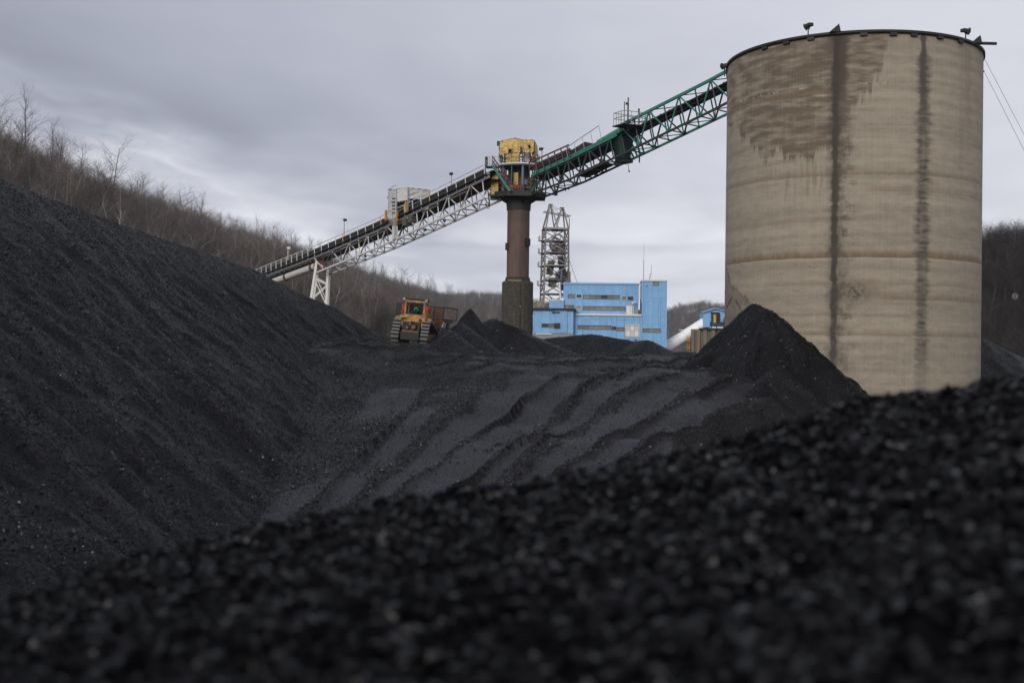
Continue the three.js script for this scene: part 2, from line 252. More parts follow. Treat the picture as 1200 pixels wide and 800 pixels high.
// the near heap over which the picture is taken, out of focus
const NEAR_D = 6;
const crestPts = [[-200, 830], [0, 722], [75, 682], [150, 656], [210, 641], [280, 622], [375, 602], [450, 588], [600, 568], [675, 552], [750, 538], [825, 523], [900, 503], [975, 480], [1015, 470], [1080, 460], [1150, 452], [1200, 442], [1500, 400]].map(([px, py]) => { const p = at(px, py, NEAR_D); return [p.x, p.y - EYE - 0.035]; });
function nearCrest(x) { let i = 0; while (i < crestPts.length - 2 && crestPts[i + 1][0] < x) i++; const a = crestPts[i], b = crestPts[i + 1]; return lerp(a[1], b[1], (x - a[0]) / (b[0] - a[0])); }
function nearH(x, d) {
  const c = nearCrest(x), t = clamp((d - 1) / (NEAR_D - 1), -1, 1);
  let h = lerp(-0.85, c, t < 0 ? t * 0.3 : Math.pow(t, 0.75));
  if (d > NEAR_D) { const q = d - NEAR_D; h = c - 0.72 * (Math.sqrt(q * q + 0.15) - 0.387); }
  return h + 0.05 * fbm(x * 0.9 + 40, d * 0.9, 3) + 0.022 * fbm(x * 4, d * 4, 3);
}
const pileNear = thing('coal_pile', 'nearest coal heap across the whole bottom, lumps out of focus', 'coal pile');
sheet('slope', -9, 9, 0.2, 20, 0.05, nearH, pileNear, coalMat([0.003, 0.003, 0.0034], 1 / 2.2, 0.7), null, () => 0.8);
const nearLump = [[0.5, 0.03], [0.2, 0.12], [0.25, 0.28]].map(([roughness, specularIntensity]) => new THREE.MeshPhysicalMaterial({ color: 0xffffff, roughness, specularIntensity }));
for (let k = 0; k < 3; k++) lumps(pileNear, 62000, (r) => { const d = 1.4 + 6.2 * r(), x = (r() - 0.5) * (1.1 + d * 0.95); const s = 0.013 + 0.058 * Math.pow(r(), 3.2), q = r(); return [x, nearH(x, d) + s * 0.25, d, s, q < 0.84 ? 0.001 + 0.0025 * r() : q < 0.978 || s > 0.032 ? 0.004 + 0.012 * r() : 0.03 + 0.10 * r()]; }, 90 + k, k, nearLump[k]);  // the rare palest small lumps are glints painted into the colour

// ---------------------------------------------------------------- land beyond the yard
const litter = tex(512, 512, (u, v) => { const n = 0.5 + 0.5 * tile(u, v, 9, 5, 5); return [0.085 + 0.06 * n, 0.065 + 0.04 * n, 0.05 + 0.028 * n]; }, { srgb: true, repeat: [1 / 30, 1 / 30] });
const M_litter = new THREE.MeshStandardMaterial({ map: litter, roughness: 1, vertexColors: true });
const ground = mesh('ground', (() => { const g = new THREE.CircleGeometry(9000, 64); g.rotateX(-Math.PI / 2); g.translate(0, EYE - 17, 0); const p = g.attributes.position, u = g.attributes.uv, c = new Float32Array(p.count * 3).fill(0.8); for (let i = 0; i < p.count; i++) u.setXY(i, p.getX(i), p.getZ(i)); g.setAttribute('color', new THREE.BufferAttribute(c, 3)); return flat(g); })(), M_litter);
tag(ground, 'valley floor under the yard and the wooded hills', null, null, 'structure');
const plain = (x, d) => -1.2 - 0.012 * Math.max(0, d - 300) * 0.2 + 0.5 * fbm(x / 40, d / 40, 2);
const valley = sheet('valley_ground', -260, 260, 160, 700, 6, (x, d) => plain(x, d) - (d < 170 ? 2 : 0), scene, M_litter, null, () => 0.7);
tag(valley, 'bare brown valley ground beyond the coal yard', null, null, 'structure');

function along(list, t) { let i = 0; while (i < list.length - 2 && list[i + 1][0] < t) i++; const a = list[i], b = list[i + 1], k = (t - a[0]) / (b[0] - a[0]); return a.map((v, n) => lerp(v, b[n], k)); }
const ridge = [[-90, 180, 250], [0, 226, 300], [60, 246, 330], [130, 266, 370], [200, 284, 430], [300, 306, 520], [400, 334, 640], [480, 357, 760], [540, 368, 900], [620, 376, 1100], [700, 392, 1300]].map(([px, py, d]) => { const p = at(px, py, d); return [d, p.x, p.y - EYE]; });
function hillLeftH(x, d) { const [, xr, hr] = along(ridge, d), s = x - xr; return Math.max((s > 0 ? hr - 0.46 * s * (1 - 0.001 * s) : hr + 0.10 * s) - 0.4 * Math.max(0, 262 - d), -12) + 1.6 * fbm(x / 40, d / 60, 3) + (s > 0 ? 3.2 * fbm(x / 90, d / 45, 2) * smooth(0, 60, s) : 0); }
const hillLeft = sheet('hill', -420, 60, 215, 1320, 9, hillLeftH, scene, M_litter, null, (x, d) => 0.75 + 0.3 * fbm(x / 20, d / 30, 3));
tag(hillLeft, 'long wooded hillside falling from upper left behind the stockpile', null, null, 'structure');
const hillRightH = (x, d) => { const s = x - 72 - 0.13 * (d - 300); return clamp(s * 0.85 - 1.0 * Math.max(0, 272 - d), -9, 17.5 + 0.14 * Math.max(0, s - 36)) + 2 * fbm(x / 35, d / 50, 3); };
const hillRight = sheet('hill', 30, 420, 215, 700, 8, hillRightH, scene, M_litter, null, (x, d) => 0.6);
tag(hillRight, 'steep dark wooded hillside at the right edge behind the silo', null, null, 'structure');
const farRidge = [[-350, 300], [100, 330], [400, 352], [540, 352], [590, 353], [640, 362], [700, 376], [770, 374], [800, 366], [828, 363], [860, 368], [950, 350], [1400, 330]].map(([px, py]) => { const p = at(px, py, 1500); return [p.x, p.y - EYE]; });
const hillFarH = (x, d) => { const [, h] = along(farRidge, x); return h - 0.22 * Math.abs(d - 1500) * (d < 1500 ? 1 : 0.3) + 4 * fbm(x / 60, d / 60, 3); };
const hillFar = sheet('hill', -800, 900, 1180, 1700, 14, hillFarH, scene, M_litter, null, (x, d) => 0.7 + 0.3 * fbm(x / 40, d / 40, 2));
tag(hillFar, 'far low wooded hill fading behind the blue plant', null, null, 'structure');

// bare winter trees: tapered trunk, limbs and a mesh of twigs
function branchGeo(seed, H, spread, style) {
  const r = rng(seed), wood = [], twig = [];
  const seg = (out, a, b, r0, r1, sides = 3) => { // tapered prism, no caps
    const z = b.clone().sub(a).normalize(), x = (Math.abs(z.y) < 0.9 ? V(0, 1, 0) : V(1, 0, 0)).cross(z).normalize(), y = z.clone().cross(x);
    for (let i = 0; i < sides; i++) { const t0 = i / sides * 6.2832, t1 = (i + 1) / sides * 6.2832, A = x.clone().multiplyScalar(Math.cos(t0)).addScaledVector(y, Math.sin(t0)), B = x.clone().multiplyScalar(Math.cos(t1)).addScaledVector(y, Math.sin(t1));
      const p0 = a.clone().addScaledVector(A, r0), p1 = a.clone().addScaledVector(B, r0), q0 = b.clone().addScaledVector(A, r1), q1 = b.clone().addScaledVector(B, r1);
      out.push(p0, p1, q1); if (r1 > 0) out.push(p0, q1, q0); }
  };
  const grow = (p, dir, len, rad, level) => {
    const steps = level === 0 ? 7 : level === 1 ? 4 : 3; let a = p.clone(), v = dir.clone();
    for (let i = 0; i < steps; i++) {
      v.add(V((r() - 0.5) * (level ? 0.55 : 0.16), level ? 0.07 : 0.02, (r() - 0.5) * (level ? 0.55 : 0.16))).normalize();
      const b = a.clone().addScaledVector(v, len / steps), k0 = 1 - i / steps * 0.8, k1 = 1 - (i + 1) / steps * 0.8;
      seg(level < 2 ? wood : twig, a, b, rad * k0, rad * k1, level === 0 ? 5 : 3);
      const kids = level === 0 ? (i < style.clear ? 0 : 3) : level === 1 ? 3 : level === 2 ? 2 : 0;
      for (let j = 0; j < kids; j++) {
        const q = a.clone().lerp(b, r()), ang = r() * 6.283, open = style.open * (0.7 + 0.6 * r());
        const side = V(Math.cos(ang), 0, Math.sin(ang)), nd = v.clone().multiplyScalar(Math.cos(open)).addScaledVector(side, Math.sin(open)).normalize();
        if (level < 2) grow(q, nd, len * (level === 0 ? spread * (1.15 - 0.6 * i / steps) : 0.5) * (0.7 + 0.5 * r()), rad * k0 * (level === 0 ? 0.42 : 0.45), level + 1);
        else { const e = q.clone().addScaledVector(nd, len * 0.6 * (0.5 + r())); seg(twig, q, e, rad * 0.5, 0, 3); }
      }
      a = b;
    }
  };
  grow(V(0, -0.6, 0), V(0, 1, 0), H, H * 0.0135, 0);
  const make = (list) => { const g = new THREE.BufferGeometry(), p = new Float32Array(list.length * 3); list.forEach((v, i) => p.set([v.x, v.y, v.z], i * 3)); g.setAttribute('position', new THREE.BufferAttribute(p, 3)); g.setAttribute('uv', new THREE.BufferAttribute(new Float32Array(list.length * 2), 2)); g.computeVertexNormals(); return g; };
  return [make(wood), make(twig)];
}
const treeKinds = [[101, 16, 0.34, { clear: 2, open: 0.75 }], [102, 15, 0.42, { clear: 1, open: 0.85 }], [103, 17, 0.28, { clear: 3, open: 0.65 }], [104, 14, 0.46, { clear: 2, open: 0.95 }], [105, 15, 0.38, { clear: 1, open: 0.7 }]].map((a) => branchGeo(...a));
const bark = new THREE.MeshStandardMaterial({ roughness: 0.95 }); bark.color.setRGB(0.075, 0.066, 0.06);
const twigMat = new THREE.MeshStandardMaterial({ roughness: 0.95 }); twigMat.color.setRGB(0.095, 0.08, 0.072);
const M_wood = new THREE.MeshStandardMaterial({ roughness: 0.95, color: 0xffffff, vertexColors: true });
const tinted = (g, c) => { const q = g.clone(), a = new Float32Array(q.attributes.position.count * 3); for (let i = 0; i < a.length; i += 3) a.set(c, i); q.setAttribute('color', new THREE.BufferAttribute(a, 3)); return q; };
const treeFull = treeKinds.map(([w, t]) => mergeGeometries([tinted(w, [1.45, 1.45, 1.45]), tinted(t, [0.84, 0.79, 0.755])]));
function forest(name, label, n, pick, seed) {
  const r = rng(seed), per = treeFull.map(() => []); for (let i = 0; i < n; i++) { const q = pick(r); if (q) per[i % per.length].push(q); }
  const g = thing(name, label, 'forest'); g.userData.kind = 'stuff';
  per.forEach((list, k) => { const im = new THREE.InstancedMesh(treeFull[k], M_wood, list.length), m = new THREE.Matrix4(), q = new THREE.Quaternion(), c = new THREE.Color();
    list.forEach(([x, h, d, s, rgb], i) => { q.setFromEuler(new THREE.Euler((r() - 0.5) * 0.1, r() * 6.3, (r() - 0.5) * 0.1)); m.compose(V(x, EYE + h, -d), q, V(s * (1.0 + 0.4 * r()), s, s * (1.0 + 0.4 * r()))); im.setMatrixAt(i, m); im.setColorAt(i, c.setRGB(...rgb)); });
    im.name = 'trees'; im.userData.kind = 'stuff'; im.castShadow = im.receiveShadow = true; g.add(im); });
  return g;
}
const barkTone = (r, k = 1) => { const t = r(), w = 0.42 + 0.85 * r(); return r() < 0.09 ? [0.27 * k, 0.25 * k, 0.23 * k] : [lerp(0.125, 0.165, t) * w * k, lerp(0.115, 0.138, t) * w * k, lerp(0.108, 0.122, t) * w * k]; };
forest('forest', 'dense bare brown winter wood covering the left hillside', 9500, (r) => { const d = 240 + 1000 * Math.pow(r(), 1.25), [, xr] = along(ridge, d), x = xr - 30 + 165 * r(); if (d < 330 && x > -28) return null; const edge = smooth(-5, 26, x - xr); return [x, hillLeftH(x, d), d, (0.70 + 0.32 * r() * r() + 0.12 * n2(x / 30, d / 30)) * (0.9 + 0.2 * edge), barkTone(r)]; }, 501);
forest('forest', 'lower edge of the bare brown wood behind stockpile and bulldozer', 3200, (r) => { const d = 236 + 230 * r(), [, xr] = along(ridge, d), x = xr + 12 + (-26 - xr) * r(), h = hillLeftH(x, d); return h < -3 ? null : [x, h, d, 0.5 + 0.3 * r(), barkTone(r)]; }, 504);
forest('forest', 'dense dark bare wood on the right edge hillside', 5200, (r) => { const d = 233 + 200 * r() * r(), x = 70 + 0.1 * (d - 250) + 100 * r(); return [x, hillRightH(x, d), d, 0.45 + 0.26 * r(), barkTone(r, 0.36)]; }, 502);
forest('forest', 'hazy bare wood on the far low hill', 10000, (r) => { const d = 1185 + 345 * r(), x = -150 + 470 * r(); return [x, hillFarH(x, d), d, 0.5 + 0.35 * r(), barkTone(r)]; }, 503);
// single trees that stand out against the sky along the ridge: px, height of the tip in the photograph, kind
const singles = [
  [4, 112, 1, 'dark broad bare tree cut by the left picture edge'], [30, 112, 2, 'tall slim pale bare tree, highest on the left ridge'], [60, 145, 4, 'dense dark bare tree just right of the tall slim tree'],
  [93, 170, 0, 'thin forked bare tree standing between dense dark tree and lone spreading tree'], [130, 170, 3, 'lone spreading bare tree with open crown above the ridge'], [160, 206, 1, 'round bare tree right below the lone spreading tree'],
];
function loneTree(px, py, kind, label, group) {
  const pxs = along(ridge.map((q, i) => [[-90, 0, 60, 130, 200, 300, 400, 480, 540, 620, 700][i], q[0]]), px)[1], d = pxs - 4, p = at(px, py, d), h = hillLeftH(p.x, d), H = p.y - EYE - h, full = [16, 15, 17, 14, 15][kind];
  const t = thing('bare_tree', label, 'tree', [p.x, EYE + h, -d], px * 1.3, group), s = clamp(H / full, 0.5, 1.9); t.scale.set(s * 0.9, s, s * 0.9);
  mesh('trunk', treeKinds[kind][0], bark, t); mesh('crown', treeKinds[kind][1], twigMat, t);
}
singles.forEach(([px, py, k, label]) => loneTree(px, py, k, label));
for (let i = 0; i < 46; i++) { const px = 178 + i * 8.6 + 5 * (R() - 0.5), y = along([[170, 225], [200, 238], [250, 250], [300, 258], [350, 275], [400, 292], [450, 308], [500, 326], [540, 338], [600, 345]], px)[1]; loneTree(px, y + 8 * (R() - 0.35), Math.floor(R() * 5), 'bare winter tree on the ridge line right of the round bare tree', 'bare trees in a row along the lower ridge line'); }

scene.fog = new THREE.FogExp2(new THREE.Color(0.80, 0.83, 0.92), 0.0001);

// ---------------------------------------------------------------- the concrete silo
{
  const C = SILO, HGT = 36;
  // weathered concrete: u runs round the wall (0.5 faces the yard), v up the wall; q = sine of the angle off the middle, h = metres below the rim
  const surf = (u, v) => {
    const a = (u - 0.5) * 2 * Math.PI, h = (1 - v) * HGT, q = Math.sin(a), front = Math.cos(a) > -0.2 ? 1 : 0, s = a * C.r;
    if (!front) return [0.285, 0.241, 0.184];
    const lift = fbm3(q * 1.2, h * 0.9, Math.cos(a), 4), pour = n2(Math.floor(h / 1.2 + 0.12 * n2(s / 9, 3)) * 3.7, 5), band = fbm(h * 0.9 + 0.05 * n2(s / 7, 9), s / 40, 5), grain = fbm(s * 3, h * 3, 4) + 0.6 * n2(s * 13, h * 13), boards = n2(s * 4.2, h / 9), smear = fbm(s / 2.2, h * 1.3, 6);
    let k = 1 + 0.21 * band + 0.06 * pour + 0.08 * grain + 0.05 * boards + 0.10 * lift + 0.15 * smear, c = [0.292 * k, 0.248 * k, 0.188 * k];
    const stain = (amt, rgb) => { amt = clamp(amt); c = c.map((x, i) => lerp(x, rgb[i], amt)); };
    const drip = (p, w) => 0.5 + 0.5 * fbm(s * w, h * 0.22 + p, 4);
    // brown water stain under the rim on the left, ragged at its lower edge
    const edge = 9.6 - 4.5 * smooth(-0.55, -1, q) + 1.5 * fbm(s * 0.35, 3, 3) + 0.7 * fbm(s * 1.6, 1, 3) + 0.25 * n2(s * 5, 1), L = smooth(0.02, -0.12, q) * smooth(edge + 0.25, edge - 0.25, h) * front;
    stain(L * clamp(0.68 + 0.85 * fbm(s / 3.5, h * 1.2 + 7, 6) + 0.12 * n2(s * 5, h / 6) - 0.25 * smooth(-0.5, -1, q), 0.05, 0.85), [0.10, 0.072, 0.045]);
    const edge2 = 7.4 - 7.2 * smooth(-0.1, 0.40, q) + 1.3 * fbm(s * 0.6, 8, 3) + 0.9 * Math.sign(n2(s * 0.8, 4)) * 0.5, L2 = smooth(-0.16, -0.08, q) * smooth(0.5, 0.25, q) * smooth(edge2 + 0.5, edge2 - 0.4, h) * front;
    stain(L2 * clamp(0.6 + 0.7 * fbm(s / 2.2, h * 1.6 + 17, 6)), [0.12, 0.092, 0.062]);
    const lowEdge = smooth(14.5, 11, h) * smooth(9, 11, h) * smooth(-0.12, -0.2, q) * smooth(-0.75, -0.35, q); stain(lowEdge * 0.5 * smooth(0.5, 0.75, drip(2, 2.2)), [0.14, 0.10, 0.065]);
    // rings at the pour joints
    for (const [hh, w, amt, q0, q1] of [[11.0, 0.5, 0.28, -1, 1], [12.3, 0.7, 0.2, 0.1, 1], [17.4, 0.75, 0.50, -1, 1], [14.6, 0.6, 0.14, -1, 0.3], [19.5, 0.45, 0.2, -0.6, 0.95], [20.6, 0.7, 0.3, 0.2, 1], [23.4, 0.5, 0.26, -0.5, 1], [4.6, 0.4, 0.32, -1, 0], [8.2, 0.5, 0.2, -1, -0.2], [21.9, 0.3, 0.16, -1, 0.5], [6.1, 0.4, 0.16, -1, 0.2]]) {
      const wob = hh + 0.045 * fbm(s / 2, hh, 3), below = h - wob, rag = 0.6 + 0.8 * drip(hh, 1.5);
      stain(front * amt * 2.0 * rag * smooth(q0 - 0.05, q0 + 0.1, q) * smooth(q1 + 0.05, q1 - 0.1, q) * (below > 0 ? smooth(0.14, 0, below) : smooth(-w * (0.6 + 0.9 * drip(hh + 4, 0.8)), 0, below)), [0.17, 0.115, 0.07]);
    }
    // cold joint: a thin line, dark with pale lime on it
    { const jy = 4.05 + 0.10 * n2(s / 2, 4), m = smooth(0.09, 0.02, Math.abs(h - jy)) * smooth(0.32, 0.2, q) * front; stain(m * (0.35 + 0.4 * n2(s * 0.8, 8)), fbm(s * 1.7, 6, 3) > 0.12 ? [0.5, 0.45, 0.38] : [0.07, 0.055, 0.04]); }
    { const jy = 17.5 + 0.05 * n2(s / 2, 14), m = smooth(0.07, 0.02, Math.abs(h - jy)) * front; stain(m * 0.35, [0.5, 0.44, 0.35]); }
    // two black runs down the wall and a faint one
    const run = (q0, w, h0, h1, amt, seed) => { const c0 = q0 + 0.006 * n2(h / 2, seed), e = (q - c0) / w, wide = 0.75 + 0.5 * fbm(h * 1.3, seed, 3); return front * amt * smooth(1.15 * wide, 0.35 * wide, Math.abs(e)) * smooth(h0, h0 + 0.3, h) * smooth(h1, h1 - 5, h); };
    stain(run(-0.112, 0.043, 0, 29, 0.93, 2), [0.025, 0.021, 0.02]); stain(run(-0.105, 0.11, 0, 29, 0.72, 22) * (0.6 + 0.6 * fbm(h * 0.8, 3, 3)), [0.07, 0.056, 0.045]);
    stain(front * smooth(-0.13, -0.09, q) * smooth(0.06, -0.06, q + 0.05 * n2(h * 1.1, 3)) * smooth(5, 7, h) * smooth(30, 26, h) * smooth(-0.45, 0.75, 0.9 * fbm(s * 0.6, h * 0.8, 4) + 0.28 * n2(s * 1.4, h * 7) + 0.22 * n2(s * 7, h * 0.5)) * 0.85, [0.07, 0.055, 0.042]);
    stain(run(-0.075, 0.08, 0, 7.5, 0.75, 4), [0.05, 0.04, 0.03]);
    stain(run(0.505, 0.036, 0, 9, 0.85, 5), [0.045, 0.036, 0.03]);
    stain(run(0.51, 0.078, 1.5, 29, 1.0, 6) * (0.65 + 0.7 * drip(3, 1.1)) * (0.7 + 0.5 * fbm(h * 2.2, s * 0.6, 3)), [0.07, 0.06, 0.05]);
    stain(run(0.84, 0.05, 0, 9, 0.3, 7), [0.15, 0.12, 0.09]); stain(run(0.79, 0.03, 0, 14, 0.2, 8), [0.16, 0.12, 0.09]);
    // spall with soot round it
    { const dx = (q - 0.035) * C.r, dy = h - 20.1, m = Math.exp(-(dx * dx * 0.9 + dy * dy * 1.6)); stain(front * m * (0.7 + 0.9 * fbm(s * 2, h * 2, 3)), [0.05, 0.04, 0.033]); const m2 = Math.exp(-((dx - 1.3) * (dx - 1.3) * 0.5 + dy * dy * 1.8)); stain(front * m2 * 0.35, [0.17, 0.115, 0.07]); }
    // coal dust where the heap once reached, lower left
    { const line = 18.3 + (q + 1) * C.r * 0.93 + 0.5 * fbm(s, 2, 3) - 1.6 * smooth(-0.9, -1, q), below = h - line; stain(front * smooth(-0.25, 0.15, below) * (0.5 + 0.35 * fbm(s / 1.2, h / 1.2, 4) + 0.3 * smooth(0.5, 0, below)) * smooth(0.25, -0.3, q), [0.10, 0.088, 0.075]); }
    stain(0.30 * smooth(0.3, 0.7, fbm(s / 1.5, h / 1.5 + 30, 4) + 0.2) * smooth(16, 24, h), [0.22, 0.17, 0.12]);
    // hairline cracks and tie holes
    { const cr = Math.abs(fbm(s / 3 + 5, h / 1.1, 4)); stain(smooth(0.012, 0.002, cr) * 0.45 * smooth(14, 20, h) * smooth(0.3, 0, q), [0.08, 0.065, 0.05]); }
    return c;
  };
  const wallTex = tex(1792, 896, surf, { srgb: true }), bumpTex = tex(1024, 1024, (u, v) => 0.5 + 0.25 * fbm(u * 200, v * 110, 3) + 0.22 * n2(Math.floor(v * 30) * 7.1, 2) + 0.08 * n2(u * 260, v * 4));
  const wallMat = new THREE.MeshStandardMaterial({ map: wallTex, roughness: 0.92, bumpMap: bumpTex, bumpScale: 0.025 });
  const g = thing('silo', 'huge round concrete coal silo with black and brown streaks', 'silo', [C.x, EYE + C.top - HGT, -C.d]);
  const wall = new THREE.CylinderGeometry(C.r, C.r, HGT, 128, 1, true, Math.PI, Math.PI * 2);
  wall.rotateY(Math.atan2(-C.x, C.d)); // u = 0.5 faces the yard
  wall.translate(0, HGT / 2, 0); mesh('wall', wall, wallMat, g);
  const roof = mesh('roof', (() => { const q = new THREE.CylinderGeometry(C.r - 0.02, C.r - 0.02, 0.3, 96); q.translate(0, HGT - 0.5, 0); return q; })(), M.grey, g);
  mesh('rim', (() => { const q = new THREE.LatheGeometry([new THREE.Vector2(C.r - 0.25, HGT - 0.2), new THREE.Vector2(C.r + 0.14, HGT - 0.2), new THREE.Vector2(C.r + 0.14, HGT + 0.06), new THREE.Vector2(C.r - 0.25, HGT + 0.06)], 128); return q; })(), M.black, g);
  const rimAt = (px, out = 0) => { const s = clamp((px - 1001) / 150, -0.999, 0.999), a = Math.asin(s), n = Math.atan2(-C.x, C.d), b = n + a; return V(Math.sin(b) * (C.r + out), HGT, Math.cos(b) * (C.r + out)); };
  for (const px of [905, 930, 957, 1013, 1044, 1066, 1094, 1117]) { const p = rimAt(px, 0.08); mesh('rim_clip', box(0.55, 0.22, 0.22, p.x, p.y - 0.28, p.z, Math.atan2(p.x, p.z)), M.black, g); }
  for (const px of [983, 1136]) { const p = rimAt(px, 0.1), sh = new THREE.Shape([new THREE.Vector2(-0.45, 0), new THREE.Vector2(0.4, 0), new THREE.Vector2(0.25, 0.62)]), q = flat(new THREE.ExtrudeGeometry(sh, { depth: 0.5, bevelEnabled: false })); q.translate(p.x, p.y + 0.02, p.z - 0.3); mesh('gusset', q, M.black, g); }
  { const p = rimAt(1139, 0); mesh('drain_pipe', pipe(V(p.x - 0.6, p.y + 0.17, p.z), V(p.x + 1.6, p.y + 0.2, p.z - 0.2), 0.13), M.black, g); }
  for (const [q0, h0, q1, h1] of [[-0.985, 19.6, -0.86, 20.6], [-0.86, 20.6, -0.76, 22.3], [-0.955, 21, -0.90, 20.2]]) { // broken lines where the wall has cracked, as shallow ledges
    const P = (q, h) => { const b = Math.atan2(-C.x, C.d) + Math.asin(q); return V(Math.sin(b) * (C.r + 0.02), HGT - h, Math.cos(b) * (C.r + 0.02)); }; mesh('crack', bar(P(q0, h0), P(q1, h1), 0.06), M.dark, g); }
  // floodlights on the rim
  const lamps = [[851, 0.25, -0.9, 'floodlight on left edge of the silo rim above the green truss', -1.2], [953, -0.1, 0, 'floodlight on the silo rim beside the black streak', -2.2], [1127, -0.2, 0, 'floodlight on the right part of the silo rim next to pipe', 0.9]];
  for (const [px, out, low, label, turn] of lamps) {
    const p = rimAt(px, out), t = thing('floodlight', label, 'floodlight', [C.x + p.x, EYE + C.top + low * 0.6, -C.d + p.z], turn, 'floodlights on the silo rim');
    mesh('pole', join([pipe(V(0, -0.1, 0), V(0, 0.62, 0), 0.05), bar(V(-0.25, 0.62, 0), V(0.25, 0.62, 0), 0.06)]), M.dark, t);
    const head = new THREE.CylinderGeometry(0.3, 0.24, 0.5, 10); head.scale(1, 1, 0.72); head.rotateX(Math.PI / 2 + 0.35); head.translate(0, 0.82, 0.05);
    const hd = mesh('lamp_head', join([flat(head), box(0.3, 0.26, 0.3, 0, 0.88, -0.25, 0, 0.05)]), M.dark, t);
    const lens = new THREE.CylinderGeometry(0.3, 0.3, 0.03, 14); lens.rotateX(Math.PI / 2 + 0.35); lens.translate(0, 0.745, 0.25); mesh('lens', lens, M.steel, hd);
    mesh('bracket', bar(V(-0.28, 0.6, 0), V(-0.3, 0.95, 0.05), 0.05), M.dark, t);
  }
  // guy wires to the ground on the right
  const p0 = rimAt(1153, 0.05);
  [[0.2, -1.0, 1356, 442, 'upper thin wire from the silo rim down to the right'], [1.3, -1.0, 1348, 452, 'lower thin wire starting just below the silo rim at right']].forEach(([dn, z, px, py, label]) => {
    const a = V(C.x + p0.x, EYE + C.top - dn, -C.d + p0.z), b = at(px, py, 98), t = thing('guy_wire', label, 'wire', a), w = b.clone().sub(a);
    mesh('cable', wire([V(0, 0, 0), w.clone().multiplyScalar(0.5).add(V(0, -0.35, 0)), w], 0.015, 20), M.dark, t);
    mesh('anchor', pipe(V(-0.15, 0, 0), V(0.02, 0, 0), 0.07), M.dark, t);
  });
}

// ---------------------------------------------------------------- conveyors
// a frame that runs along a line of points: f(s, across, up) gives a place on it
function runner(pts) {
  const L = [0]; for (let i = 1; i < pts.length; i++) L.push(L[i - 1] + pts[i].distanceTo(pts[i - 1]));
  const f = (s, a = 0, u = 0) => { let i = 0; while (i < pts.length - 2 && L[i + 1] < s) i++; const k = (s - L[i]) / (L[i + 1] - L[i]), p = pts[i].clone().lerp(pts[i + 1], k), d = pts[i + 1].clone().sub(pts[i]), side = V(-d.z, 0, d.x).normalize(), up = side.clone().cross(d.clone().normalize()); if (up.y < 0) up.negate(); return p.addScaledVector(side, a).addScaledVector(up, u); };
  f.S = L[L.length - 1]; return f;
}
const rel = (g, list) => list.map((p) => p.clone().sub(g.position));
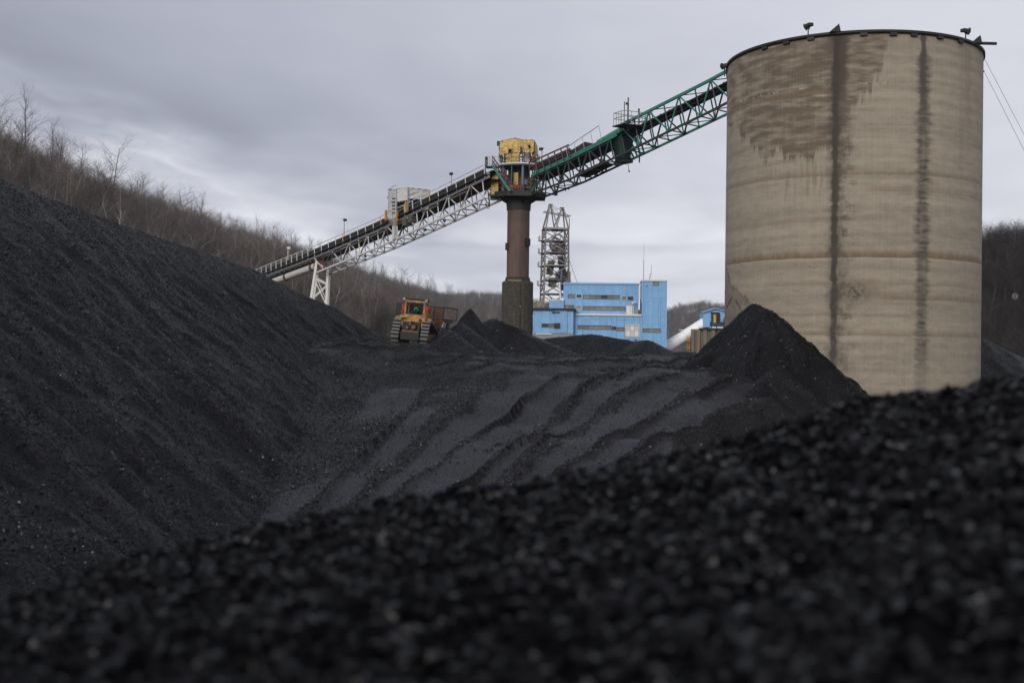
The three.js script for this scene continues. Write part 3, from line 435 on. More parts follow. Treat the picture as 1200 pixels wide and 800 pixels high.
// left conveyor: from the column down to the left, behind the stockpile
const leftPts = [at(583, 207, 128), at(455, 268.5, 145), at(376, 302, 157), at(312, 326, 172), at(270, 341, 182)];
{
  const g = thing('conveyor', 'long pale grey conveyor gallery falling from the column to the left', 'conveyor', leftPts[2].clone().setY(EYE)), f0 = runner(rel(g, leftPts)), S = f0.S, f = f0;
  const L1 = leftPts[0].distanceTo(leftPts[1]) + leftPts[1].distanceTo(leftPts[2]); // the trussed part
  const W = 1.15, D = -2.15;
  const seg = (s0, s1, a, u, w, h) => { const out = [], n = Math.ceil((s1 - s0) / 6); for (let i = 0; i < n; i++) out.push(bar(f(lerp(s0, s1, i / n), a, u), f(lerp(s0, s1, (i + 1) / n), a, u), w, h)); return join(out); };
  for (const a of [-W, W]) {
    mesh('top_chord', seg(0, S, a, -0.1, 0.2, 0.3), M.galv, g);
    mesh('stringer', seg(0, S, a * 0.95, 0.28, 0.1, 0.22), M.galv, g);
    mesh('bottom_chord', seg(1.2, L1, a, D, 0.16, 0.2), M.white, g);
    mesh('handrail', seg(0, S, a * 1.22, 1.28, 0.07, 0.07), a < 0 ? M.white : M.galv, g);
    mesh('middle_rail', seg(0, S, a * 1.22, 0.85, 0.05, 0.05), M.galv, g);
    for (let s = 0.4; s < S - 1; s += 1.75) mesh('rail_post', bar(f(s, a * 1.22, -0.1), f(s, a * 1.22, 1.3), 0.09), R() < 0.12 ? M.yellow : M.white, g);
    const n = Math.round((L1 - 1.4) / 2.1);
    for (let i = 0; i <= n; i++) { const s = 1.2 + i * (L1 - 1.4) / n, s1 = 1.2 + (i + 1) * (L1 - 1.4) / n; mesh('truss_post', bar(f(s, a, -0.1), f(s, a, D), 0.11), R() < 0.2 ? M.rust : M.white, g); if (i < n) mesh('diagonal', i % 2 ? bar(f(s, a, -0.1), f(s1, a, D), 0.1) : bar(f(s, a, D), f(s1, a, -0.1), 0.1), R() < 0.15 ? M.steel : M.white, g); }
  }
  const n = Math.round((L1 - 1.4) / 2.1);
  for (let i = 0; i <= n; i++) { const s = 1.2 + i * (L1 - 1.4) / n; mesh('cross_beam', bar(f(s, -W, D), f(s, W, D), 0.1), M.grey, g); if (i < n) mesh('cross_brace', bar(f(s, -W, D), f(s + (L1 - 1.4) / n, W, D), 0.08), M.grey, g); }
  mesh('walkway', seg(0, S, -W * 1.1, 0.12, 0.9, 0.06), M.dark, g); mesh('walkway', seg(0, S, W * 1.1, 0.12, 0.9, 0.06), M.dark, g);
  mesh('belt', seg(0, S, 0, 0.62, 1.3, 0.12), M.black, g); mesh('return_belt', seg(0, S, 0, -0.32, 1.3, 0.08), M.black, g);
  mesh('belt_cover', seg(0.5, S - 2, 0, 0.42, 1.7, 0.05), M.dark, g);
  mesh('side_sheet', seg(0.5, S, -W * 0.99, 0.55, 0.05, 0.8), M.dark, g);
  for (let s = 1; s < S; s += 1.3) mesh('idler', join([bar(f(s, -0.8, 0.75), f(s, -0.3, 0.5), 0.1), bar(f(s, -0.3, 0.5), f(s, 0.3, 0.5), 0.1), bar(f(s, 0.3, 0.5), f(s, 0.8, 0.75), 0.1)]), R() < 0.3 ? M.rust : M.steel, g);
  // grey water main under the left end
  { const a = f(L1 + 0.6, -0.5, -1.05), b = f(S - 1, -0.5, -1.15); const p = mesh('pipe', pipe(a, b, 0.46, 0.46, 16), M.white, g); for (const k of [0.02, 0.3, 0.62]) { const c = a.clone().lerp(b, k), e = a.clone().lerp(b, k + 0.02); mesh('flange', pipe(c, e, 0.5, 0.5, 16), M.rust, p); } }
  // steel trestle
  const t = thing('trestle', 'white steel trestle leg with crossed braces under the left conveyor', 'support', at(375, 420, 157.5));
  const q = (px, py, d) => at(px, py, d).sub(t.position), top = [q(371, 306, 156), q(384, 314, 156), q(374, 306, 158.6), q(386, 314, 158.6)], foot = [q(360, 378, 155.2), q(381, 384, 155.2), q(363, 376, 159.6), q(383, 382, 159.6)];
  for (let i = 0; i < 4; i++) mesh('leg', bar(foot[i], top[i], 0.3), M.cream, t);
  for (const [i, j] of [[0, 1], [2, 3]]) { for (const k of [0.98, 0.72]) mesh('strut', bar(foot[i].clone().lerp(top[i], k), foot[j].clone().lerp(top[j], k), 0.16), M.cream, t); for (const [k0, k1] of [[0.38, 0.72], [0.05, 0.38]]) for (const w of [0, 1]) mesh('diagonal', bar(foot[i].clone().lerp(top[i], w ? k0 : k1), foot[j].clone().lerp(top[j], w ? k1 : k0), 0.13), M.cream, t); }
  mesh('gusset_plate', join([bar(top[0].clone().add(V(0.1, -0.2, 0)), top[1].clone().add(V(-0.1, -0.3, 0)), 0.12, 1.1)]), M.rust, t);
  // clutter hung under the gallery
  for (const [s, a] of [[9, -1], [13, -0.9], [26, -1]]) mesh('hanging_light', join([pipe(f(s, a, D), f(s, a, D - 0.25), 0.03), pipe(f(s, a, D - 0.25), f(s, a, D - 0.5), 0.16)]), M.dark, g);
  for (let s = 4; s < L1 - 3; s += 5.5) mesh('cable_tray', bar(f(s, -W * 1.02, -0.55), f(s + 3.4, -W * 1.02, -0.5), 0.12, 0.2), R() < 0.4 ? M.rust : M.steel, g);
  // the pale drive house that straddles the gallery
  const sh = L1 * 0.0 + leftPts[0].distanceTo(leftPts[1]) * 0.80;
  const c = f(sh, 0, 0).add(g.position), dirv = f(sh + 1).sub(f(sh - 1)), yaw = Math.atan2(-dirv.z, dirv.x);
  const hs = thing('drive_house', 'small dented white sheet metal drive house perched on the left conveyor', 'housing', [c.x, c.y, c.z], yaw + Math.PI);
  const sheetWall = (name, x0, y0, z0, x1, y1, z1, mat, dents = 0.06) => { const rows = [], h = Math.hypot(x1 - x0, z1 - z0), nx = -(z1 - z0) / h, nz = (x1 - x0) / h; for (let j = 0; j <= 10; j++) { const row = []; for (let i = 0; i <= 14; i++) { const u = i / 14, v = j / 10, k = dents * fbm(u * 3 + x0 * 5 + z0 * 2.7, v * 3 + y0, 3) * 2; row.push(V(lerp(x0, x1, u) + nx * k, lerp(y0, y1, v) + (j === 10 ? 0.12 * fbm(u * 4 + z0, 2, 2) : 0), lerp(z0, z1, u) + nz * k)); } rows.push(row); } return quadStrip(name, rows, mat, hs); };
  const dbl = (m) => { const k = m.clone(); k.side = THREE.DoubleSide; return k; }, wht = dbl(paint([0.62, 0.6, 0.57], 0.6)), gry = dbl(paint([0.45, 0.45, 0.46], 0.6));
  // local x runs up the gallery, z towards the viewer
  sheetWall('end_wall', -2.0, 0.3, 1.5, -2.0, 3.75, -1.5, wht); sheetWall('front_wall', -2.0, 0.1, 1.5, -0.25, 3.55, 1.5, gry, 0.05); sheetWall('front_wall', -0.25, 2.0, 1.5, 2.2, 3.55, 1.5, wht); sheetWall('back_wall', -2, 0.2, -1.5, 2.2, 3.4, -1.5, wht); sheetWall('end_wall', 2.2, 2.2, 1.5, 2.2, 3.5, -1.5, wht);
  { const rows = []; for (let j = 0; j <= 8; j++) { const row = []; for (let i = 0; i <= 12; i++) row.push(V(lerp(-2.05, 2.25, i / 12), 3.62 + 0.10 * fbm(i / 3, j / 3, 2) - 0.15 * i / 12, lerp(-1.55, 1.55, j / 8))); rows.push(row); } quadStrip('roof', rows, wht, hs); }
  for (let i = 0; i < 5; i++) mesh('louvre', box(0.6, 0.05, 0.16, -0.75, 0.8 + i * 0.42, 1.6), M.steel, hs);
  for (const x of [-1.98, -1.12, -0.3]) mesh('wall_rib', box(0.08, 3.3, 0.08, x, 1.8, 1.56), M.white, hs);
  for (const y of [1.15, 2.2]) mesh('wall_rib', box(0.9, 0.07, 0.07, -1.55, y, 1.56), M.white, hs);
  mesh('chute', (() => { const q = new THREE.CylinderGeometry(0.85, 0.28, 0.9, 4, 1); q.rotateY(Math.PI / 4); q.scale(1.2, 1, 1); q.translate(-1.0, -0.4, 1.2); return join([flat(q), box(0.5, 1.7, 0.45, -1.0, -1.5, 1.2)]); })(), M.white, hs);
  mesh('motor', join([pipe(V(0.2, 1.2, 1.1), V(1.1, 1.2, 1.1), 0.36, 0.36, 14), box(0.5, 0.5, 0.5, 1.35, 1.15, 1.1, 0, 0.06)]), M.dark, hs);
  for (const [x, y] of [[-2.35, 0.6], [0.1, 0.3], [2.0, 1.2]]) mesh('guard_post', box(0.24, 1.2, 0.24, x, y, 1.62), M.yellow, hs);
  mesh('frame', join([bar(V(-0.2, 0.2, 1.5), V(-0.2, 3.5, 1.5), 0.12), bar(V(2.2, 0.6, 1.5), V(2.2, 3.5, 1.5), 0.12), bar(V(2.2, 0.6, -1.5), V(2.2, 3.5, -1.5), 0.12), bar(V(-0.2, 2.0, 1.5), V(2.2, 2.0, 1.5), 0.1), bar(V(-2.3, 3.6, 1.5), V(-0.3, 4.0, 1.6), 0.06)]), M.galv, hs);
  for (const [x, y] of [[1.2, -0.5], [2.4, -0.2]]) mesh('bracket', box(0.9, 0.8, 0.9, x, y, 0.9), M.steel, hs);
}
// right conveyor: from the column up to the top of the silo
const rightPts = [at(612, 231, 130), at(640, 229, 127.5), at(853, 127, 110.8), at(905, 100, 106.8)];
const M_out = { chord: M.green, dark: M.deepgreen };
{
  const g = thing('conveyor', 'green lattice conveyor gallery rising from the column to the silo top', 'conveyor', at(740, 430, 119).setY(EYE)), f = runner(rel(g, rightPts)), S = f.S, W = 1.15;
  const seg = (s0, s1, a, u, w, h) => { const out = [], n = Math.ceil((s1 - s0) / 8); for (let i = 0; i < n; i++) out.push(bar(f(lerp(s0, s1, i / n), a, u), f(lerp(s0, s1, (i + 1) / n), a, u), w, h)); return join(out); };
  const s735 = S * 0.435, sEnd = S, H1 = 2.15, H2 = 2.85;
  for (const a of [-W, W]) {
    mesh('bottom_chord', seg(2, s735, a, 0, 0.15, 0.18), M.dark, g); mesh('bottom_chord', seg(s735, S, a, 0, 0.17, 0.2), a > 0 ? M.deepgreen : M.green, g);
    // lower part: covered belt deck above the truss
    mesh('stringer', seg(2.6, s735 + 1, a * 1.05, H1, 0.16, 0.42), M.green, g);
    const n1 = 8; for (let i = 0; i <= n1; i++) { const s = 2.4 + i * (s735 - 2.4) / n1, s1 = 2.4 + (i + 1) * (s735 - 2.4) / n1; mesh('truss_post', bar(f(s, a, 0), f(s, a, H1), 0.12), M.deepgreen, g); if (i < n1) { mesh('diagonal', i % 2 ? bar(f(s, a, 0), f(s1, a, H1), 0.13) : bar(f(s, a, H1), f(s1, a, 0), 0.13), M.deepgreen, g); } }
    mesh('handrail', seg(2.2, s735 - 5.2, a * 1.25, H1 + 1.25, 0.13, 0.13), M.maroon, g); mesh('middle_rail', seg(2.2, s735 - 5.2, a * 1.25, H1 + 0.75, 0.06, 0.06), M.maroon, g);
    for (let s = 2.4; s < s735 - 5; s += 0.95) mesh('rail_post', bar(f(s, a * 1.25, H1), f(s - 0.12, a * 1.25, H1 + 1.25), 0.10), M.maroon, g);
    // upper part: open lattice round the belt
    mesh('top_chord', seg(s735 + 1.5, S, a, H2, 0.22, 0.26), M.green, g);
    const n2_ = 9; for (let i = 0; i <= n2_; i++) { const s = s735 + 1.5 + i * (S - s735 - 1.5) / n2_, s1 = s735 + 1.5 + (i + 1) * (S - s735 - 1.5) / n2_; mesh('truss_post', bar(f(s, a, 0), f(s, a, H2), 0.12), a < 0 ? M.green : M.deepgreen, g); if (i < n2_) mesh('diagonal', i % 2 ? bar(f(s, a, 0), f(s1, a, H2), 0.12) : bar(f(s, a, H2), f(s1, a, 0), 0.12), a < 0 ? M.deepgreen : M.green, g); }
  }
  mesh('belt', join([seg(2.4, s735, 0, H1 + 0.05, 1.5, 0.14), seg(s735, S, 0, H1 + 0.05, 1.0, 0.12)]), M.black, g); for (const a of [-1, 1]) mesh('side_sheet', seg(2.4, s735 - 5.4, a * 1.12, H1 + 0.72, 0.06, 0.62), M.dark, g); mesh('deck_pan', seg(2.4, s735, 0, H1 - 0.35, 2.3, 0.08), M.dark, g); mesh('deck_pan', seg(2.4, s735, 0, H1 - 0.15, 1.9, 0.3), M.black, g);
  mesh('belt_cover', seg(3, s735 - 5.4, 0, H1 + 0.62, 1.7, 0.5), M.dark, g); mesh('return_belt', seg(s735, S, 0, H1 - 0.35, 0.8, 0.06), M.black, g);
  for (let s = s735 + 2; s < S; s += 1.1) mesh('idler', bar(f(s, -0.9, H1 - 0.05), f(s, 0.9, H1 - 0.05), 0.12), M.dark, g);
  for (let i = 0; i < 17; i++) { const s = 2.4 + i * (S - 3) / 17, s1 = 2.4 + (i + 1) * (S - 3) / 17; mesh('cross_beam', bar(f(s, -W, 0), f(s, W, 0), 0.1), M.deepgreen, g); mesh('cross_brace', bar(f(s, i % 2 ? -W : W, 0), f(s1, i % 2 ? W : -W, 0), 0.08), M.deepgreen, g); if (s > s735 + 1) mesh('roof_brace', bar(f(s, i % 2 ? -W : W, H2), f(s1, i % 2 ? W : -W, H2), 0.08), M.deepgreen, g); }
  mesh('catwalk', seg(9, 12.8, 0.2, 0.16, 1.9, 0.14), M.dark, g);
  // drive of the belt, half way
  const s0 = s735 - 5, c = f(s735, 0, 0);
  const dr = thing('belt_drive', 'green hopper and motor of the belt drive half way up', 'machine', f(s735, 0, 0).add(g.position)), fd = (s, a, u) => f(s, a, u).add(g.position).sub(dr.position);
  { const rows = []; for (let j = 0; j <= 6; j++) { const row = []; for (let i = 0; i <= 10; i++) { const a = i / 10 * Math.PI, k = j / 6; row.push(fd(s735 + lerp(-2.0, 1.7, k), Math.cos(a) * 1.0, H1 + 0.15 + Math.sin(a) * (0.65 + 0.25 * k))); } rows.push(row); } const m = M.green.clone(); m.side = THREE.DoubleSide; quadStrip('hood', rows, m, dr); }
  mesh('hopper', (() => { const q = new THREE.CylinderGeometry(1.2, 0.7, 2.3, 4, 1); q.rotateY(Math.PI / 4 + 0.6); const p = fd(s735 + 0.4, 0, 1.0); q.translate(p.x, p.y, p.z); return q; })(), M.deepgreen, dr);
  mesh('hopper_collar', (() => { const p = fd(s735 + 0.3, 0, -0.3); return box(1.3, 0.35, 1.3, p.x, p.y, p.z, 0.6); })(), M.dark, dr);
  mesh('motor', pipe(fd(s735 - 3.7, -0.95, H1 + 0.75), fd(s735 - 2.7, -0.95, H1 + 0.75), 0.42, 0.42, 14), M.blue, dr);
  mesh('gear_box', (() => { const p = fd(s735 - 2.2, -0.95, H1 + 0.7); return box(0.8, 0.8, 0.7, p.x, p.y, p.z, 0.6, 0.08); })(), M.yellow, dr);
  mesh('drum', pipe(fd(s735 - 5.9, -0.95, H1 + 0.55), fd(s735 - 5.9, 0.95, H1 + 0.55), 0.55, 0.55, 16), M.rust, dr);
  mesh('housing', join([bar(fd(s735 - 5.4, 0, H1 + 0.45), fd(s735 - 3.4, 0, H1 + 0.6), 1.9, 0.75)]), M.dark, dr);
  for (let i = 0; i < 5; i++) mesh('bracket', bar(fd(s735 + 0.2 + i * 0.45, -1.3, 0.1), fd(s735 - 0.6 + i * 0.6, -1.3, H1), 0.14), M.green, dr);
  for (const a of [-1.5, 1.5]) { mesh('handrail', join([bar(fd(s735 - 5.6, a, H1 + 1.05), fd(s735 - 0.8, a, H1 + 1.6), 0.06)]), M.rail, dr); for (let k = 0; k <= 4; k++) mesh('rail_post', bar(fd(s735 - 5.6 + k * 1.2, a, H1), fd(s735 - 5.6 + k * 1.2, a, H1 + 1.05 + 0.137 * k), 0.05), M.rail, dr); }
  // platform with rails and masts above the drive
  const pl = thing('platform', 'small railed platform with two masts above the green belt drive', 'platform', at(742, 152, 117.6)), rails = [], W2 = 1.75;
  mesh('floor', box(3.6, 0.1, 2.0, 0, 0.3, 0, 0.5), M.dark, pl);
  const cs = [[-1.7, 0.9], [1.7, 0.9], [1.7, -0.9], [-1.7, -0.9]].map(([x, z]) => V(x * Math.cos(0.5) + z * Math.sin(0.5), 0.3, -x * Math.sin(0.5) + z * Math.cos(0.5)));
  for (let i = 0; i < 4; i++) { const a = cs[i], b = cs[(i + 1) % 4]; for (const h of [0.75, 1.3]) mesh('handrail', bar(a.clone().add(V(0, h, 0)), b.clone().add(V(0, h, 0)), 0.06), M.rail, pl); for (let k = 0; k < 4; k++) { const p = a.clone().lerp(b, k / 4); mesh('rail_post', bar(p, p.clone().add(V(0, 1.32, 0)), 0.06), M.rail, pl); } }
  mesh('mast', pipe(V(-0.55, -0.2, 0.4), V(-0.55, 3.1, 0.4), 0.07), M.steel, pl); mesh('mast', pipe(V(-0.9, 0.3, 0.2), V(-0.9, 2.75, 0.2), 0.045), M.steel, pl); mesh('mast', join([pipe(V(-0.62, 0.3, 0.7), V(-0.62, 2.3, 0.7), 0.04), box(0.28, 0.2, 0.2, -0.68, 2.45, 0.6)]), M.dark, pl); mesh('exhaust', pipe(V(0.5, 0.3, 0.5), V(0.5, 2.0, 0.5), 0.09), M.dark, pl);
  for (const [px, y0, y1] of [[735, 176, 199]]) { const a = at(px, y0, 117), b = at(px + 2, y1, 117), t = thing('hanging_cable', 'thin cable dangling below the green belt drive', 'cable', a); mesh('cable', wire([V(0, 0, 0), V(0.02, -0.8, 0), b.clone().sub(a)], 0.025, 10), M.dark, t); mesh('hook', pipe(b.clone().sub(a), b.clone().sub(a).add(V(0.05, -0.25, 0)), 0.06), M.dark, t); }
  mesh('drop_pipe', pipe(fd(s735 + 1.6, -1, 0), fd(s735 + 1.6, -1, 0).add(V(0, -0.75, 0)), 0.07), M.dark, dr);
}
// floodlights on poles along the conveyors
[[337, 308, 291, 166, 'first pole light of the left conveyor, just above the coal'], [403, 276, 258, 152, 'pole light on the left conveyor above the steel trestle'], [455, 246, 232, 144, 'pole light close by the left of the white drive house'], [529, 218, 204, 134.5, 'pole light between the drive house and the column'], [635, 192, 175, 129, 'pole light right of the yellow tarpaulin']].forEach(([px, y0, y1, d, label], i) => {
  const a = at(px, y0, d), b = at(px, y1, d), h = b.y - a.y, t = thing('pole_light', label, 'lamp', a, i * 0.7, 'pole lights along the conveyors');
  mesh('pole', pipe(V(0, 0, 0), V(0, h, 0), 0.06, 0.045), i === 0 ? M.cream : M.rail, t);
  const k = i === 0 ? M.cream : M.dark; mesh('lamp_head', join([box(0.42, 0.3, 0.3, 0.12, h + 0.05, 0, 0, 0.05), bar(V(0, h, 0), V(-0.22, h + 0.16, 0), 0.07)]), k, t);
});

// ---------------------------------------------------------------- the round transfer column
{
  const g = thing('transfer_column', 'round dark steel transfer column on a thick stained concrete foot', 'tower', at(605.5, 415, 130).setY(EYE)), up = (py) => (414.7 - py) * 130 / FPX, B = g.position;
  const footTex = tex(512, 512, (u, v) => { const n = 0.5 + 0.5 * tile(u, v, 7, 5, 31), m = tile(u, v, 20, 4, 8), st = tile(u, v * 0.15, 26, 3, 4); const k = 0.5 + 0.5 * n + 0.25 * st; return [0.068 * k + 0.03 * m, 0.058 * k + 0.025 * m, 0.044 * k + 0.02 * m]; }, { srgb: true });
  const foot = new THREE.MeshStandardMaterial({ map: footTex, roughness: 0.9, bumpMap: footTex, bumpScale: 0.05 });
  const prof = []; for (let i = 0; i < 48; i++) { const a = i / 48 * 2 * Math.PI, lobe = 1.62 - 0.10 * (Math.abs(((i + 2) % 8) - 4) < 1 ? 1 : 0); prof.push([Math.sin(a) * lobe, Math.cos(a) * lobe]); }
  const ext = (r0, y0, y1) => { const s = new THREE.Shape(r0.map(([x, z]) => new THREE.Vector2(x, -z))), q = new THREE.ExtrudeGeometry(s, { depth: y1 - y0, bevelEnabled: true, bevelSize: 0.08, bevelThickness: 0.12, bevelSegments: 1 }); q.rotateX(-Math.PI / 2); q.translate(0, y0, 0); const p = q.attributes.position, u = q.attributes.uv; for (let i = 0; i < p.count; i++) u.setXY(i, Math.atan2(p.getX(i), p.getZ(i)) / 2 / Math.PI * 2.4, p.getY(i) / 5); return q; };
  const ft = mesh('concrete_foot', ext(prof, -3, up(331)), foot, g);
  for (const [x, y] of [[-0.1, up(369)], [-0.1, up(379)], [0.05, up(359)]]) mesh('recess', box(0.55, 0.12, 0.2, x, y, 1.56), M.cream, ft);
  for (const [x, y, w] of [[-0.12, up(367.4), 0.4], [0.25, up(356.8), 0.25]]) mesh('recess', box(w, 0.22, 0.2, x, y, 1.56), M.black, ft);
  const shaftTex = tex(512, 512, (u, v) => { const st = tile(u, v * 0.12, 14, 4, 6), n = tile(u, v, 6, 4, 12); const k = 1 + 0.35 * st + 0.35 * n; return [0.098 * k, 0.06 * k, 0.048 * k]; }, { srgb: true });
  const shaft = new THREE.MeshStandardMaterial({ map: shaftTex, roughness: 0.75 });
  mesh('shaft', (() => { const q = new THREE.LatheGeometry([[1.22, up(331)], [1.22, up(246)], [1.27, up(246)]].map(([r, y]) => new THREE.Vector2(r, y)), 48); return q; })(), shaft, g);
  mesh('foot_ring', (() => { const q = new THREE.CylinderGeometry(1.3, 1.42, 0.5, 32); q.translate(0, up(331) + 0.35, 0); return q; })(), M.dark, g);
  mesh('ledge', box(1.5, 0.07, 0.5, -0.35, up(331) + 0.18, 1.3), M.tarp, g);
  mesh('collar', (() => { const q = new THREE.CylinderGeometry(1.38, 1.3, up(233) - up(246), 40); q.translate(0, (up(233) + up(246)) / 2, 0); return q; })(), M.dark, g);
  mesh('junction_box', box(0.3, 0.75, 0.55, -1.25, up(289), 0.5), M.dark, g); mesh('conduit', join([bar(V(1.0, up(279), 0.8), V(1.0, up(292), 0.8), 0.14), bar(V(0.75, up(284), 1.0), V(1.25, up(284), 0.7), 0.3, 0.8)]), M.black, g);
  // lower deck
  const y0 = up(231.5), y1 = up(204), y2 = up(203);
  const deck = (pts, y, h) => { const q = new THREE.ExtrudeGeometry(new THREE.Shape(pts.map(([x, z]) => new THREE.Vector2(x, -z))), { depth: h, bevelEnabled: false }); q.rotateX(-Math.PI / 2); q.translate(0, y, 0); return flat(q); };
  mesh('lower_deck', deck([[-3.1, 0.9], [-1.3, 2.5], [1.4, 2.6], [2.9, 1.2], [2.9, -2.2], [-3.1, -2.2]], y0, 0.3), M.dark, g);
  mesh('deck_fascia', join([bar(V(-3.1, y0 + 0.22, 0.92), V(-1.3, y0 + 0.22, 2.52), 0.1, 0.55), bar(V(-1.3, y0 + 0.22, 2.52), V(1.4, y0 + 0.22, 2.62), 0.1, 0.55), bar(V(1.4, y0 + 0.22, 2.62), V(2.9, y0 + 0.22, 1.22), 0.1, 0.55)]), M.black, g);
  for (const a of [0.3, 1.2, 2.2, 3.1, 4.1, 5.2]) mesh('knee_brace', bar(V(Math.sin(a) * 1.25, up(238), Math.cos(a) * 1.25), V(Math.sin(a) * 2.3, y0, Math.cos(a) * 2.1), 0.2), M.dark, g);
  // upper deck, round and pale edged
  mesh('upper_deck', (() => { const q = new THREE.CylinderGeometry(2.25, 2.25, 0.16, 40); q.translate(0, y1 + 0.08 + 0.75, 0); return q; })(), M.bluegrey, g);
  mesh('deck_rim', (() => { const q = new THREE.TorusGeometry(2.27, 0.09, 6, 48); q.rotateX(Math.PI / 2); q.translate(0, y1 + 0.92, 0); return q; })(), M.cream, g);
  const yU = y1 + 0.99;
  for (let i = 0; i < 10; i++) { const a = i / 10 * 6.283 + 0.2, x = Math.sin(a) * 1.95, z = Math.cos(a) * 1.95; mesh('column', pipe(V(x, y0 + 0.3, z), V(x, y1 + 0.75, z), i % 4 ? 0.08 : 0.15, i % 4 ? 0.08 : 0.15, 10), i % 4 ? M.steel : M.bluegrey, g); }
  mesh('turn_table', pipe(V(0, y0 + 0.3, -0.3), V(0, y1 + 0.75, -0.3), 1.2, 1.2, 24), M.dark, g);
  // boxed machinery between the decks
  mesh('machine_guard', box(0.9, y1 - y0 - 0.2, 0.12, -2.6, (y0 + y1) / 2 + 0.1, 1.35, -0.6), M.tarp, g); mesh('machine_guard', box(0.5, y1 - y0 - 0.5, 0.12, -0.35, (y0 + y1) / 2 + 0.3, 1.2), M.tarp, g); mesh('machine_guard', box(0.12, 1.5, 0.7, 2.55, y0 + 1.1, 1.1), M.tarp, g);
  mesh('machine_guard', box(1.7, y1 - y0 - 0.3, 0.1, -1.6, (y0 + y1) / 2, 0.9), M.dark, g); mesh('machine_guard', box(2.4, 1.9, 0.1, 0.6, y0 + 1.2, 0.95), M.rust, g); mesh('machine_guard', box(1.2, 1.5, 0.1, 0.9, y0 + 1.0, 1.25), M.dark, g);
  for (const [x, y, z, m] of [[-0.3, 0.65, 2.0, M.red], [0.3, 0.55, 2.2, M.rust], [-0.9, 0.6, 2.1, M.orange], [1.1, 0.75, 1.9, M.rust], [0.6, 1.3, 1.6, M.bluegrey]]) mesh('machine_casing', box(0.55, 0.6, 0.5, x, y0 + 0.2 + y, z, 0.3, 0.06), m, g);
  // rail round the lower deck
  { const c = [[-3.05, 0.9], [-1.25, 2.45], [1.35, 2.55], [2.85, 1.2]]; for (let i = 0; i < 3; i++) { const a = V(c[i][0], y0 + 0.3, c[i][1]), b = V(c[i + 1][0], y0 + 0.3, c[i + 1][1]); for (const h of [0.55, 1.05]) mesh('handrail', bar(a.clone().add(V(0, h, 0)), b.clone().add(V(0, h, 0)), 0.06), i === 1 ? M.green : M.maroon, g); for (let k = 0; k <= 3; k++) { const p = a.clone().lerp(b, k / 3); mesh('rail_post', bar(p, p.clone().add(V(0, 1.07, 0)), 0.07), M.maroon, g); } } }
  // rail round the upper deck
  for (const h of [0.55, 1.05]) mesh('handrail', (() => { const q = new THREE.TorusGeometry(2.2, 0.03, 5, 48); q.rotateX(Math.PI / 2); q.translate(0, yU + h, 0); return q; })(), M.maroon, g);
  for (let i = 0; i < 16; i++) { const a = i / 16 * 6.283; mesh('rail_post', bar(V(Math.sin(a) * 2.2, yU, Math.cos(a) * 2.2), V(Math.sin(a) * 2.2, yU + 1.07, Math.cos(a) * 2.2), 0.055), M.maroon, g); }
  // two stairs with green stringers
  for (const [ax, ay, az, bx, by, bz] of [[-2.9, up(196.5), 1.9, -0.95, y0 + 0.35, 2.75], [3.0, up(203), 1.6, 1.25, y0 + 0.35, 2.75]]) {
    const a = V(ax, ay, az), b = V(bx, by, bz), st = mesh('stair', join([bar(a.clone().add(V(0, 0, 0.35)), b.clone().add(V(0, 0, 0.35)), 0.1, 0.26), bar(a.clone().add(V(0, 0, -0.35)), b.clone().add(V(0, 0, -0.35)), 0.1, 0.26)]), M.green, g);
    for (let k = 1; k < 11; k++) { const p = a.clone().lerp(b, k / 11); mesh('step', box(0.26, 0.05, 0.66, p.x, p.y, p.z), M.dark, st); }
    for (const z of [0.35, -0.35]) for (const h of [0.5, 0.95]) mesh('handrail', bar(a.clone().add(V(0, h, z)), b.clone().add(V(0, h, z)), 0.07), M.maroon, st);
    for (let k = 0; k <= 4; k++) { const p = a.clone().lerp(b, k / 4); mesh('rail_post', bar(p.clone().add(V(0, 0, 0.35)), p.clone().add(V(0, 0.97, 0.35)), 0.06), M.maroon, st); }
  }
  // landing at the head of the left stair
  { const y = up(197.5); mesh('landing', box(1.5, 0.1, 1.5, -2.95, y, 1.2), M.green, g); for (const h of [0.5, 1.0]) mesh('handrail', join([bar(V(-3.7, y + h, 1.95), V(-2.2, y + h, 1.95), 0.05), bar(V(-3.7, y + h, 0.45), V(-3.7, y + h, 1.95), 0.05), bar(V(-3.7, y + h, 0.45), V(-2.2, y + h, 0.45), 0.05)]), M.galv, g); for (const [x, z] of [[-3.7, 1.95], [-3.2, 1.95], [-2.7, 1.95], [-2.2, 1.95], [-3.7, 0.45], [-2.95, 0.45]]) mesh('rail_post', bar(V(x, y, z), V(x, y + 1.05, z), 0.05), M.galv, g); mesh('cabinet', box(0.3, 0.95, 0.4, -3.55, y + 0.5, 1.75), M.black, g); }
  { const y = up(202); for (const h of [0.55, 1.05]) mesh('handrail', bar(V(1.9, y + h, 1.4), V(3.3, y + h, 1.0), 0.045), M.galv, g); for (let k = 0; k < 4; k++) mesh('rail_post', bar(V(1.9 + k * 0.45, y, 1.4 - k * 0.12), V(1.9 + k * 0.45, y + 1.07, 1.4 - k * 0.12), 0.045), M.galv, g); }
  for (const [px, y, m] of [[571, 228, 0], [632, 233, 0]]) mesh('conduit', pipe(V((px - 605.5) * 0.0929, y0, 1.0), V((px - 605.5) * 0.0929, y0 + 0.4, 1.0), 0.05), M.dark, g);
  const hc = thing('hanging_cable', 'looped cable with hook hanging under the left of the column deck', 'cable', at(570, 231, 129)); mesh('cable', wire([V(0.35, 0, 0), V(0.36, -0.9, 0), V(0.25, -1.25, 0), V(0.06, -1.15, 0), V(-0.02, -0.9, 0)], 0.03, 20), M.dark, hc); mesh('hook', box(0.16, 0.25, 0.14, -0.04, -0.8, 0), M.black, hc);

